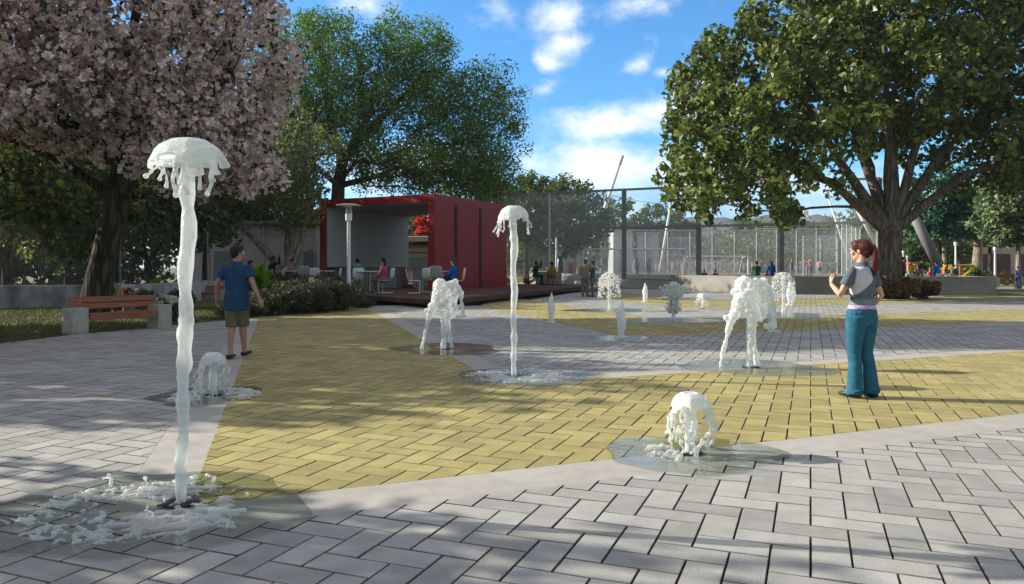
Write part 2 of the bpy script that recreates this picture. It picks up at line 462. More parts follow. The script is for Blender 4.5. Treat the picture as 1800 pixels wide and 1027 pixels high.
for px, py, rx, ry, a, dens in CLOUDS:
    u0, v0 = (px - CX) / FOC, (HY - py) / FOC
    du = M('SUBTRACT', Uw, u0); dv = M('SUBTRACT', Vw, v0); ca, sa = math.cos(rad(a)), math.sin(rad(a))
    p = M('DIVIDE', M('ADD', M('MULTIPLY', du, ca), M('MULTIPLY', dv, sa)), rx / FOC)
    q = M('DIVIDE', M('SUBTRACT', M('MULTIPLY', dv, ca), M('MULTIPLY', du, sa)), ry / FOC)
    d = M('SQRT', M('ADD', M('MULTIPLY', p, p), M('MULTIPLY', q, q)))
    k = M('MULTIPLY', M('SUBTRACT', 1.0, d, clamp=True), dens)
    total = k if total is None else M('MAXIMUM', total, k)
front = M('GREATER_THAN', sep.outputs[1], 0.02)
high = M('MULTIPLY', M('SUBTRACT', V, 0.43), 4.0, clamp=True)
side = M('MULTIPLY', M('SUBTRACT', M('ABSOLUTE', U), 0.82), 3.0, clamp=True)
fill = M('MULTIPLY', M('MAXIMUM', M('SUBTRACT', 1.0, front), M('MAXIMUM', high, side)), 0.95)  # added cloudy fill: behind the camera, overhead and beyond the frame sides
# low haze bank along the horizon
low = M('MULTIPLY', M('SUBTRACT', 1.0, M('DIVIDE', V, 0.2), clamp=True), 1.0)
body = M('MAXIMUM', M('MAXIMUM', total, fill), low)
cl = M('ADD', body, M('MULTIPLY', M('SUBTRACT', nz.outputs[0], 0.53), 2.7))
ss = N(nt, 'ShaderNodeMapRange', interpolation_type='SMOOTHSTEP'); ss.inputs[1].default_value = 0.0; ss.inputs[2].default_value = 1.75
nt.links.new(cl, ss.inputs[0])
up = M('GREATER_THAN', sep.outputs[2], -0.005)
mask = M('MULTIPLY', M('MULTIPLY', ss.outputs[0], 0.9), up)
tint = N(nt, 'ShaderNodeMix', data_type='RGBA', blend_type='MULTIPLY'); tint.inputs[0].default_value = 1.0
tint.inputs[7].default_value = SKY_TINT; nt.links.new(sky.outputs[0], tint.inputs[6])
mxs = N(nt, 'ShaderNodeMix', data_type='RGBA'); nt.links.new(mask, mxs.inputs[0]); nt.links.new(tint.outputs[2], mxs.inputs[6])
cmix = N(nt, 'ShaderNodeMix', data_type='RGBA'); nt.links.new(M('MULTIPLY', front, M('SUBTRACT', 1.0, M('MAXIMUM', high, side))), cmix.inputs[0]); cmix.inputs[6].default_value = SKY_FILL; cmix.inputs[7].default_value = CLOUD_COL
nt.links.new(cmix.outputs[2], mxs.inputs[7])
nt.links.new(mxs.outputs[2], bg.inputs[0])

scene.view_settings.view_transform = 'Standard'; scene.view_settings.look = 'None'
scene.view_settings.gamma = 1.0; scene.view_settings.exposure = EXPO
scene.render.engine = 'CYCLES'
scene.cycles.max_bounces = 8; scene.cycles.transparent_max_bounces = 24
scene.cycles.diffuse_bounces = 3; scene.cycles.glossy_bounces = 3; scene.cycles.transmission_bounces = 6
scene.cycles.caustics_reflective = False; scene.cycles.caustics_refractive = False
scene.cycles.sample_clamp_indirect = 6.0
scene.cycles.use_denoising = True

# ---- ground, far field, hills
m_earth = mat('dry_earth', (0.20, 0.17, 0.10), (0.10, 0.11, 0.045), rough=0.95, nscale=0.35, bump=0.3, bscale=8)
m_sand = mat('joint_sand', (0.075, 0.07, 0.06), (0.04, 0.037, 0.033), rough=0.95, nscale=20)
m_edge = mat('soiled_paver_edge', (0.20, 0.19, 0.16), (0.13, 0.125, 0.105), rough=0.9, nscale=20)
m_lawn = mat('lawn', (0.11, 0.115, 0.035), (0.07, 0.08, 0.022), rough=0.95, nscale=1.2, bump=0.5, bscale=50)
m_pitch = mat('pitch_soil', (0.22, 0.17, 0.10), (0.15, 0.13, 0.065), rough=0.95, nscale=0.3)
sheet('ground', [(-4000, -300), (4000, -300), (4000, 9000), (-4000, 9000)], -0.05, m_earth)

m_grey = mat('grey_pavers', (0.405, 0.398, 0.368), (0.335, 0.33, 0.305), rough=0.72, spec=0.3, nscale=5, bump=0.35, bscale=140, island=0.2, stain=.13)
m_yell = mat('yellow_pavers', (0.43, 0.37, 0.15), (0.36, 0.31, 0.125), rough=0.8, spec=0.2, nscale=6, bump=0.55, bscale=110, island=0.2, stain=.15)
m_band = mat('band_concrete', (0.42, 0.40, 0.36), (0.37, 0.35, 0.315), rough=0.85, spec=0.15, nscale=7, bump=0.2, bscale=120, stain=.12)

def g2(*pts): return [(G(px, py).x, G(px, py).y) for px, py in pts]
def ln(x, a, b): return a[1] + (x - a[0]) * (b[1] - a[1]) / (b[0] - a[0])
R = 3200
near_edge = [(500, ln(500, (680, 893), (1797, 752)))]
D_lo = lambda x: ln(x, (680, 891), (1797, 752))
D_hi = lambda x: ln(x, (600, 859), (1800, 726))
B_lo = lambda x: ln(x, (1023, 667), (1800, 617))
B_hi = lambda x: ln(x, (1240, 646), (1800, 610))
Y2_lo = lambda x: ln(x, (1100, 594), (1800, 564))
Y2_hi = lambda x: ln(x, (1190, 565), (1800, 543))
Y3_lo = lambda x: ln(x, (1204, 541), (1800, 528.5))
Y3_hi = lambda x: ln(x, (1204, 528), (1800, 521))
LAWN = lambda x: ln(x, (117, 590), (640, 539))
P_yellow1 = g2((455, 557.5), (640, 539), (835, 650), (880, 676), (1023, 667), (R, B_lo(R)), (R, D_hi(R)), (331, 889))
P_bandA = g2((640, 539), (664, 538.5), (893, 652), (960, 671), (880, 676), (835, 650))
P_bandB = g2((960, 671), (1080, 654), (1240, 646), (R, B_hi(R)), (R, B_lo(R)), (1023, 667))
P_bandC = g2((428, 560), (455, 557.5), (331, 889), (200, 893))
P_bandD = g2((200, 893), (331, 889), (R, D_hi(R)), (R, D_lo(R)), (300, D_lo(300)))
P_greyL = g2((-700, 668), (-40, 609), (117, 590), (428, 560), (200, 893), (-500, 980), (-1500, 980), (-1500, 740))
near_y = 0.5
p0 = G(200, 893); p1 = G(300, D_lo(300)); p2 = G(R, D_lo(R))
P_greyN = [(G(-1500, 980).x, G(-1500, 980).y), (G(-500, 980).x, G(-500, 980).y), (p0.x, p0.y), (p1.x, p1.y), (p2.x, p2.y), (p2.x, near_y), (G(-1500, 980).x, near_y)]
P_greyM = g2((664, 538.5), (760, 533), (843, 538), (1100, 594), (R, Y2_lo(R)), (R, B_hi(R)), (1240, 646), (1080, 654), (960, 671), (893, 652))
P_yell2 = g2((843, 538), (885, 520), (930, 528), (1190, 565), (R, Y2_hi(R)), (R, Y2_lo(R)), (1100, 594))
P_grey3 = g2((930, 528), (1010, 514), (1060, 526), (1204, 541), (R, Y3_lo(R)), (R, Y2_hi(R)), (1190, 565))
P_yell3 = g2((1010, 514), (1093, 513), (1204, 528), (R, Y3_hi(R)), (R, Y3_lo(R)), (1204, 541), (1060, 526))
P_grey4 = g2((1050, 508), (1120, 508), (1400, 518), (1660, 521), (1660, 522), (1204, 528), (1093, 513))

ANG = rad(-21.4); CA, SA = math.cos(ANG), math.sin(ANG)
BW = 0.185
def to_uv(p): return ((p[0] * CA + p[1] * SA) / BW, (-p[0] * SA + p[1] * CA) / BW)
def from_uv(u, v): return ((u * CA - v * SA) * BW, (u * SA + v * CA) * BW)
# (rotation by ANG: the long joints run towards the far right)
def clip_rect(poly, x0, y0, x1, y1):
    for ax, lim, keep in ((0, x0, 1), (0, x1, -1), (1, y0, 1), (1, y1, -1)):
        out = []
        n = len(poly)
        for i in range(n):
            a, b = poly[i], poly[(i + 1) % n]
            da, db = (a[ax] - lim) * keep, (b[ax] - lim) * keep
            if da >= 0: out.append(a)
            if (da >= 0) != (db >= 0):
                t = da / (da - db); out.append((a[0] + t * (b[0] - a[0]), a[1] + t * (b[1] - a[1])))
        poly = out
        if len(poly) < 3: return []
    return poly
def pave(name, poly, m, ymax=34.0):
    q = np.array([to_uv(p) for p in poly]); n = len(q)
    u0, v0 = np.floor(q.min(0)).astype(int) - 2; u1, v1 = np.ceil(q.max(0)).astype(int) + 2
    I, J = np.meshgrid(np.arange(u0, u1), np.arange(v0, v1), indexing='ij'); I = I.ravel(); J = J.ravel()
    k = (I - J) % 4
    hor = k == 0; ver = k == 3
    x0 = np.concatenate([I[hor], I[ver]]).astype(float); y0 = np.concatenate([J[hor], J[ver]]).astype(float)
    w = np.concatenate([np.full(hor.sum(), 2.0), np.full(ver.sum(), 1.0)]); h = np.concatenate([np.full(hor.sum(), 1.0), np.full(ver.sum(), 2.0)])
    cx, cy = x0 + w / 2, y0 + h / 2
    wx = (cx * CA - cy * SA) * BW; wy = (cx * SA + cy * CA) * BW
    vis = (wy > 0.3) & (wy < 60) & (np.abs(wx) < 0.72 * wy + 6)
    x0, y0, w, h, cx, cy = [a[vis] for a in (x0, y0, w, h, cx, cy)]
    inside = np.zeros(len(cx), bool); dmin = np.full(len(cx), 1e9)
    for i in range(n):
        a, b = q[i], q[(i + 1) % n]; d = b - a; L2 = d @ d
        t = np.clip(((cx - a[0]) * d[0] + (cy - a[1]) * d[1]) / L2, 0, 1)
        dmin = np.minimum(dmin, np.hypot(cx - a[0] - t * d[0], cy - a[1] - t * d[1]))
        if a[1] != b[1]:
            cond = ((a[1] > cy) != (b[1] > cy)) & (cx < (b[0] - a[0]) * (cy - a[1]) / (b[1] - a[1]) + a[0])
            inside ^= cond
    g, bv, zt, zb = 0.022, 0.034, 0.0, -0.022
    edge = dmin < 1.13
    mb = MB()
    poly_l = [tuple(p) for p in q]
    for i in np.nonzero(edge)[0]:
        r0 = clip_rect(poly_l, x0[i] + bv, y0[i] + bv, x0[i] + w[i] - bv, y0[i] + h[i] - bv)
        if len(r0) < 3: continue
        top = [(*from_uv(*p), zt) for p in r0]; bot = [(p[0], p[1], zb) for p in top]; c = len(top)
        mb.mi = 0; mb.add(top + bot, [tuple(range(c))]); mb.mi = 1; mb.add(top + bot, [(j, j + c, (j + 1) % c + c, (j + 1) % c) for j in range(c)])
    full = np.nonzero(inside & ~edge)[0]
    X0, Y0, W, H_ = x0[full], y0[full], w[full], h[full]
    nr = np.random.RandomState(3)
    dz = nr.uniform(-0.0016, 0.0016, (len(full), 4)) + nr.uniform(-.001, .001, (len(full), 1))
    def ring(s, z):
        U4 = np.stack([X0 + s, X0 + W - s, X0 + W - s, X0 + s], 1); V4 = np.stack([Y0 + s, Y0 + s, Y0 + H_ - s, Y0 + H_ - s], 1)
        return np.stack([(U4 * CA - V4 * SA) * BW, (U4 * SA + V4 * CA) * BW, z], 2)
    top = ring(bv + 0.006, dz - 0.0); mid = ring(g, dz - 0.004); bot = ring(g, np.full_like(dz, zb))
    V12 = np.concatenate([top, mid, bot], 1).reshape(-1, 3)
    base = (np.arange(len(full)) * 12)[:, None, None]
    pat = [(0, 1, 2, 3)] + [(a, a + 4, (a + 1) % 4 + 4, (a + 1) % 4) for a in range(4)] + [(a + 4, a + 8, (a + 1) % 4 + 8, (a + 1) % 4 + 4) for a in range(4)]
    Q = (base + np.array(pat)[None]).reshape(-1, 4)
    o0 = len(mb.v)
    me = np_mesh(name, V12, Q, [m, m_sand, m_edge], np.tile(np.array([0] + [2] * 4 + [1] * 4), len(full)))
    if o0:
        import bmesh
        bm = bmesh.new(); bm.from_mesh(me); me2 = mb.mesh('t', [m, m_sand, m_edge]); bm.from_mesh(me2); bm.to_mesh(me); bm.free(); bpy.data.meshes.remove(me2)
    o = link(name, me); tag(o, kind='structure')
    return o
sheet('pavement_bed', g2((-1500, 1100), (-1500, 730), (-40, 609), (640, 538), (760, 531), (1000, 509), (1120, 506), (1400, 517), (1700, 520), (R, 512), (R, 1100))[1:-1] + [(12, 0.3), (-10, 0.3)], -0.0245, m_sand)
for nm, P_, mm in (('pavement_yellow', P_yellow1, m_yell), ('pavement_grey', P_greyL, m_grey), ('pavement_grey', P_greyN, m_grey), ('pavement_grey', P_greyM, m_grey),
                   ('pavement_yellow', P_yell2, m_yell), ('pavement_grey', P_grey3, m_grey), ('pavement_yellow', P_yell3, m_yell), ('pavement_grey', P_grey4, m_grey)):
    pave(nm, P_, mm)
for P_ in (P_bandA, P_bandB, P_bandC, P_bandD): sheet('pavement_band', P_, -0.001, m_band)
# lawn on the left and along the planter wall on the right, path beyond it
sheet('lawn', [(-60, 60), (-60, 6)] + g2((-1500, 735), (-40, 610), (117, 591), (640, 540), (760, 533))[0:] + [(-3, 60)], -0.03, m_lawn)
sheet('lawn', g2((1040, 506), (1400, 514), (1748, 519), (2400, 520)) + [(60, 34), (60, 45)] + g2((1800, 508), (1740, 510), (1400, 505), (1040, 500)), -0.035, m_lawn)
m_path = mat('pale_path', (0.42, 0.38, 0.29), (0.33, 0.30, 0.22), rough=0.95, nscale=1.5)
sheet('path', g2((1740, 509), (2400, 505), (2400, 496), (1740, 496)), -0.02, m_path)
# raised sports ground behind the planter wall
mbp = MB(); mbp.prism([(-14, 78), (4.2, 64.5), (8.0, 55.5), (10.4, 48.6), (12.9, 43.0), (15.1, 41.6), (24.2, 39.6), (36, 75), (60, 170), (-40, 170)], -0.04, 0.6)
tag(mbp.build('sports_ground', m_pitch), kind='structure')

# grass blades over the near lawn
def grass(n, area, seed):
    r = np.random.RandomState(seed); pts = []
    x = r.uniform(area[0], area[1], n); y = r.uniform(area[2], area[3], n)
    lim = np.array([G(px, LAWN(px)).y for px in (-300, 640)])
    bx = np.array([G(px, LAWN(px)).x for px in (-300, -40, 117, 300, 460, 640)]); by = np.array([G(px, LAWN(px)).y for px in (-300, -40, 117, 300, 460, 640)])
    keep = y > np.interp(x, bx, by) + 0.08
    x, y = x[keep], y[keep]; k = len(x)
    a = r.uniform(0, 2 * PI, k); hgt = r.uniform(.03, .08, k); w = r.uniform(.006, .012, k)
    dx, dy = np.cos(a) * w, np.sin(a) * w; lx, ly = r.normal(0, .02, k), r.normal(0, .02, k); z = np.full(k, -.03)
    v = np.stack([np.stack([x - dx, y - dy, z], 1), np.stack([x + dx, y + dy, z], 1), np.stack([x + lx + dx * .2, y + ly + dy * .2, z + hgt], 1), np.stack([x + lx - dx * .2, y + ly - dy * .2, z + hgt], 1)], 1)
    q = np.arange(4 * k).reshape(k, 4)
    return np_mesh('grass', v.reshape(-1, 3), q, leaf_mat('grass_blades', [(0.07, 0.08, 0.02), (0.11, 0.11, 0.03), (0.15, 0.13, 0.05)], trans=0.3))
tag(link('grass', grass(60000, (-19, -4, 14, 27), 4)), kind='stuff')

# hills behind everything
def hills(name, y0, pts, depth, seed, m):
    xs = np.linspace(X(pts[0][0], y0), X(pts[-1][0], y0), 160); r = np.random.RandomState(seed)
    hx = [X(p[0], y0) for p in pts]; hz = [EYE + (HY - p[1]) / FOC * y0 for p in pts]
    ridge = np.interp(xs, hx, hz); K = 26; ts = np.linspace(0, 1, K); V_ = []
    ph = r.uniform(0, 6, 8)
    for t in ts:
        for x, z in zip(xs, ridge):
            s = math.sin(x * .05 + ph[0] + 3 * t) * .5 + math.sin(x * .12 + ph[1] - 4 * t) * .3 + math.sin(x * .27 + ph[2] + 7 * t) * .2
            env = max(0, 1 - abs(t - .5) * 2) ** .8
            V_.append((x, y0 + (t - .5) * depth + s * 20, -2 + (z + 2) * env * (1 + .12 * s * (1 - env) * 3) + s * 7 * env * (1 - env)))
    nx = len(xs); q = [(i * nx + j, i * nx + j + 1, (i + 1) * nx + j + 1, (i + 1) * nx + j) for i in range(K - 1) for j in range(nx - 1)]
    o = link(name, np_mesh(name, np.array(V_), np.array(q), m, smooth=True)); tag(o, kind='structure')
m_hill = mat('hill_scrub', (0.085, 0.09, 0.085), (0.045, 0.055, 0.05), rough=1.0, nscale=0.03, detail=8)
hills('hills', 1000, [(700, 466), (1000, 440), (1130, 405), (1185, 386), (1230, 394), (1260, 378), (1300, 388), (1340, 376), (1362, 372), (1400, 384), (1425, 374), (1455, 378), (1480, 390), (1510, 380), (1560, 398), (1640, 384), (1750, 410), (1900, 430), (2200, 455), (2500, 467)], 400, 3, m_hill)
hills('hills', 1500, [(800, 468), (1050, 420), (1150, 388), (1220, 378), (1300, 384), (1420, 392), (1600, 380), (1800, 410), (2200, 462)], 500, 8, m_hill)

# ---- the air: thin haze that lets the hills fade to blue
mbh = MB(); mbh.box((0, 1150, 58), (3600, 2500, 120))
hz = mbh.build('haze', []) if False else None
hm = bpy.data.materials.new('haze_air'); hm.use_nodes = True; hnt = hm.node_tree; hnt.nodes.clear()
ho = N(hnt, 'ShaderNodeOutputMaterial'); pv_ = N(hnt, 'ShaderNodeVolumePrincipled')
pv_.inputs['Color'].default_value = (0.72, 0.82, 1.0, 1); pv_.inputs['Density'].default_value = HAZE; pv_.inputs['Anisotropy'].default_value = 0.2
hnt.links.new(pv_.outputs[0], ho.inputs['Volume'])
if HAZE > 0: tag(mbh.build('haze', hm), kind='stuff')
# ================================================================== TREES AND PLANTS
def leaves(name, centers, sigma, per, size, m, seed, shape='leaf', flat=0.35, aspect=0.62, droop=0.0, counts=None):
    """many leaf-sized faces scattered round the twig ends"""
    r = np.random.RandomState(seed)
    C = np.asarray(centers, float)
    rep = np.full(len(C), per) if counts is None else np.asarray(counts)
    c = np.repeat(C, rep, axis=0); k = len(c)
    d = r.normal(0, 1, (k, 3)); d /= np.linalg.norm(d, axis=1)[:, None]
    rr = r.uniform(0, 1, k) ** 0.45
    sg = np.array(sigma if hasattr(sigma, '__len__') else (sigma, sigma, sigma))
    off = d * rr[:, None] * sg * 1.5
    off[:, 2] -= droop * r.uniform(0, 1, k) ** 2
    p = c + off
    # leaf normal: mostly outward/up with scatter
    nrm = d * 0.5 + r.normal(0, .55, (k, 3)); nrm[:, 2] += flat
    nrm /= np.linalg.norm(nrm, axis=1)[:, None]
    t = r.normal(0, 1, (k, 3)); t[:, 2] -= 0.25 + droop * .6; t -= nrm * (t * nrm).sum(1)[:, None]; t /= np.linalg.norm(t, axis=1)[:, None]
    s = np.cross(nrm, t); L = size * (r.uniform(.45, 1.0, k) ** 1.0 + .4 * r.random(k) ** 4)[:, None] * 1.2; W = L * aspect
    if shape == 'leaf':
        fold = nrm * L * 0.12
        v = np.stack([p - t * L * .5, p + s * W * .5 + fold - t * L * .02, p + t * L * .5 - nrm * L * .08, p - s * W * .5 + fold - t * L * .02], 1)
        return np_mesh(name, v.reshape(-1, 3), np.arange(4 * k).reshape(k, 4), m)
    if shape == 'flower':
        vs = []
        for a in range(5):
            th = a * 2 * PI / 5 + r.uniform(-.2, .2, k)
            e = t * np.cos(th)[:, None] + s * np.sin(th)[:, None]; f = -t * np.sin(th)[:, None] + s * np.cos(th)[:, None]
            tip = p + e * L * .5 + nrm * L * .24; mid = p + e * L * .3 + nrm * L * .03
            vs.append(np.stack([p, mid + f * L * .19 + nrm * L * .08, tip, mid - f * L * .19 + nrm * L * .08], 1))
        v = np.concatenate(vs, 0)
        return np_mesh(name, v.reshape(-1, 3), np.arange(len(v) * 4).reshape(-1, 4), m)

from mathutils import noise as mnoise
def crown_points(ells, n, dmin, rng, shell=0.55, gap=None):
    pts = []; w = [e[6] if len(e) > 6 else 1 for e in ells]; tries = 0
    grid = {}
    def key(p): return (int(p.x // dmin), int(p.y // dmin), int(p.z // dmin))
    while len(pts) < n and tries < n * 40:
        tries += 1
        e = rng.choices(ells, w)[0]
        d = Vector((rng.gauss(0, 1), rng.gauss(0, 1), rng.gauss(0, 1))).normalized() * (rng.random() ** (shell / 1.6))
        p = Vector((e[0] + d.x * e[3], e[1] + d.y * e[4], e[2] + d.z * e[5]))
        if gap and gap(p): continue
        kx = key(p); ok = True
        for a in (-1, 0, 1):
            for b in (-1, 0, 1):
                for c in (-1, 0, 1):
                    for q in grid.get((kx[0] + a, kx[1] + b, kx[2] + c), ()):
                        if (q - p).length < dmin: ok = False; break
        if ok: pts.append(p); grid.setdefault(kx, []).append(p)
    return pts

def grow(trunk, limbs, clumps, seed, step=0.9, tip_r=0.018, wig=0.12, pathw=0.3, expo=2.3):
    """trunk: [(x,y,z,r)], limbs: lists of points starting at a trunk height index; clumps get joined by branches"""
    rng = random.Random(seed)
    P, par, R0, dist = [], [], [], []
    def addn(p, pa, r0=0.0):
        P.append(Vector(p)); par.append(pa); R0.append(r0)
        dist.append(0 if pa < 0 else dist[pa] + (P[-1] - P[pa]).length); return len(P) - 1
    last = -1
    for (x, y, z, r) in trunk: last = addn((x, y, z), last, r)
    nt_ = len(P)
    for L in limbs:
        pa = L[0] if L[0] >= 0 else nt_ + L[0]
        for q in L[1:]:
            b = P[pa]; e = Vector(q[:3]); k = max(1, int((e - b).length / step)); r0 = q[3]
            prev = R0[pa]
            for i in range(1, k + 1):
                p = b.lerp(e, i / k)
                if i < k: p += Vector((rng.gauss(0, 1), rng.gauss(0, 1), rng.gauss(0, 1))) * wig * .4
                pa = addn(p, pa, r0)
    cand0 = max(0, nt_ - 2)
    cl = sorted(clumps, key=lambda c: (c - P[nt_ - 1]).length)
    arr = np.zeros((len(P) + len(cl) * 14, 3)); da = np.zeros(len(arr))
    for i, p in enumerate(P): arr[i] = p; da[i] = dist[i]
    tips = []
    for c in cl:
        n = len(P)
        d = np.linalg.norm(arr[cand0:n] - np.array(c), axis=1) + pathw * da[cand0:n]
        # avoid joining from above downwards
        d = d + np.where(arr[cand0:n, 2] > c.z + 0.6, 1.5, 0)
        pa = int(np.argmin(d)) + cand0
        b = P[pa]; L = (c - b).length; k = max(1, min(12, int(L / step)))
        perp = Vector((rng.gauss(0, 1), rng.gauss(0, 1), 0.4 + rng.gauss(0, .5))) * wig * L * .5
        for i in range(1, k + 1):
            t = i / k; p = b.lerp(c, t) + perp * (4 * t * (1 - t)) * .5
            pa = addn(p, pa, tip_r); arr[len(P) - 1] = p; da[len(P) - 1] = dist[-1]
        tips.append(pa)
    rr = [0.0] * len(P)
    for i in range(len(P) - 1, -1, -1):
        rr[i] = R0[i] if R0[i] > tip_r * 1.6 else (rr[i] if rr[i] > 0 else tip_r ** expo) ** (1 / expo)
        if par[i] >= 0:
            rr[par[i]] += rr[i] ** expo
    for i in range(nt_, len(P)):
        if par[i] >= 0: rr[i] = min(rr[i], rr[par[i]] * 0.97)
    return P, par, rr, tips

def wood_mesh(name, P, par, rr, m, minr=0.0):
    kids = [[] for _ in P]
    for i, p in enumerate(par):
        if p >= 0: kids[p].append(i)
    mb = MB(); stack = [(0, None)]
    while stack:
        i, pre = stack.pop(); ch = [i] if pre is None else [pre, i]
        while kids[i]:
            ks = sorted(kids[i], key=lambda k: -rr[k])
            for k in ks[1:]: stack.append((k, i))
            i = ks[0]; ch.append(i)
        if len(ch) < 2: continue
        rad_ = [rr[c] for c in ch]
        if pre is not None: rad_[0] = min(rr[pre], rad_[1] * 1.25)
        if max(rad_) < minr: continue
        r0 = max(rad_); n = 18 if r0 > .3 else 10 if r0 > .12 else 6 if r0 > .04 else 4
        mb.tube([P[c] for c in ch], rad_, n=n)
    return mb.mesh(name, m, smooth=True)

def tree(label, loc, trunk, limbs, ells, nclump, dmin, per, sigma, size, lm, bm, seed, cat='tree', name='tree', group=None,
         shape='leaf', flat=0.35, aspect=.62, droop=0.0, extra=None, rz=0, shell=.55, step=.9, tip_r=.018, pathw=.3, wig=.12, gap=None):
    t = thing(name, label, cat, loc, rz, group)
    rng = random.Random(seed)
    cl = crown_points(ells, nclump, dmin, rng, shell, gap)
    P, par, rr, tips = grow(trunk, limbs, cl, seed, step=step, tip_r=tip_r, pathw=pathw, wig=wig)
    link('trunk', wood_mesh('trunk', P, par, rr, bm), t)
    cp = [P[i] for i in tips]
    link('crown', leaves('crown', cp, sigma, per, size, lm, seed + 1, shape, flat, aspect, droop), t)
    if extra:   # green leaves among blossoms
        nm, m2, per2, size2 = extra
        link(nm, leaves(nm, cp, sigma, per2, size2, m2, seed + 2), t)
    return t

BARK_D = bark_mat('bark_dark', (0.10, 0.078, 0.05), (0.022, 0.017, 0.012))
BARK_G = bark_mat('bark_greybrown', (0.17, 0.145, 0.11), (0.055, 0.045, 0.033), scale=7, bump=.5)
BARK_P = bark_mat('bark_pale', (0.34, 0.28, 0.21), (0.15, 0.12, 0.09), scale=6, bump=.4)
L_BLOS = leaf_mat('blossom', [(0.45, 0.31, 0.26), (0.57, 0.42, 0.365), (0.70, 0.56, 0.50), (0.85, 0.76, 0.71), (0.50, 0.355, 0.305)], trans=0.28, rough=.6)
L_BGRN = leaf_mat('blossom_leaf', [(0.03, 0.045, 0.016), (0.05, 0.065, 0.025)], trans=0.2)
L_MID = leaf_mat('fresh_leaf', [(0.036, 0.088, 0.009), (0.075, 0.165, 0.014), (0.135, 0.24, 0.018), (0.21, 0.32, 0.03)], trans=0.42)
L_RIGHT = leaf_mat('broad_leaf', [(0.042, 0.066, 0.013), (0.08, 0.115, 0.022), (0.15, 0.195, 0.04), (0.25, 0.31, 0.07)], trans=0.4, rough=.42, spec=.4)
L_DARK = leaf_mat('dark_leaf', [(0.055, 0.072, 0.042), (0.10, 0.125, 0.066), (0.17, 0.20, 0.105)], trans=0.35)
L_DARKY = leaf_mat('dark_yellow_leaf', [(0.06, 0.08, 0.036), (0.115, 0.15, 0.05), (0.30, 0.37, 0.07)], trans=0.45)
L_OLIVE = leaf_mat('olive_leaf', [(0.06, 0.095, 0.025), (0.105, 0.15, 0.035), (0.17, 0.23, 0.06)], trans=0.35)
L_TEAL = leaf_mat('bluegreen_leaf', [(0.02, 0.075, 0.038), (0.035, 0.115, 0.055), (0.07, 0.17, 0.085)], trans=0.25)
L_PALE = leaf_mat('pale_leaf', [(0.08, 0.13, 0.05), (0.16, 0.23, 0.10), (0.28, 0.35, 0.17)], trans=0.25)
L_LIME = leaf_mat('lime_leaf', [(0.16, 0.30, 0.015), (0.22, 0.38, 0.02), (0.28, 0.44, 0.035)], trans=0.4)
L_SHRUB = leaf_mat('shrub_leaf', [(0.035, 0.042, 0.02), (0.06, 0.066, 0.03), (0.10, 0.10, 0.05)], trans=0.2)
L_RUST = leaf_mat('rusty_leaf', [(0.08, 0.07, 0.03), (0.17, 0.085, 0.04), (0.22, 0.14, 0.06), (0.11, 0.12, 0.045)], trans=0.2)
L_RED = leaf_mat('red_bloom', [(0.55, 0.05, 0.015), (0.7, 0.09, 0.02), (0.62, 0.06, 0.02)], trans=0.25)
L_ORANGE = leaf_mat('orange_bloom', [(0.5, 0.20, 0.06), (0.6, 0.28, 0.09)], trans=0.25)

# ---- pink blossom tree, left
tree('large tree covered in dusty pink blossom behind the wooden bench', (-12.1, 22.0, -.03),
     [(0, 0, 0, .50), (.05, 0, .35, .43), (.22, .0, 1.2, .37), (.5, 0, 2.4, .345), (.72, 0, 3.4, .33), (.95, -.1, 4.3, .31)],
     [[-1, (-1.6, -1, 6.6, .2), (-3.6, -2, 8.4, .12)], [-1, (1.2, -.6, 7.0, .22), (2.2, -1.2, 10, .12)], [-1, (3.0, -1.2, 5.6, .16), (4.8, -2, 6.6, .1)], [-2, (-2.4, .5, 5.4, .14), (-4.6, 0, 6, .09)], [-1, (.6, 2, 8, .16), (1, 2.5, 11, .1)]],
     [(-4.2, -1.5, 8.2, 4.6, 4.0, 3.6, 1.3), (.6, -1.0, 9.5, 4.6, 4.2, 4.0, 1.5), (2.9, -1.2, 7.4, 3.4, 3.2, 2.9, 1.0), (-1.2, -2.0, 6.0, 4.6, 3.2, 1.9, .8), (3.9, -1.8, 4.9, 2.1, 1.8, 1.5, .5), (5.2, -1.6, 4.3, 1.1, 1.2, .9, .22), (-6, -1, 5.3, 3.0, 2.5, 1.8, .4)],
     1500, .44, 28, .27, .19, L_BLOS, BARK_D, 11, gap=lambda p: mnoise.noise(p * .55) > .24, cat='blossom tree', name='blossom_tree', shape='flower', flat=.1, extra=('green_leaf', L_BGRN, 5, .2), step=.8, tip_r=.014)

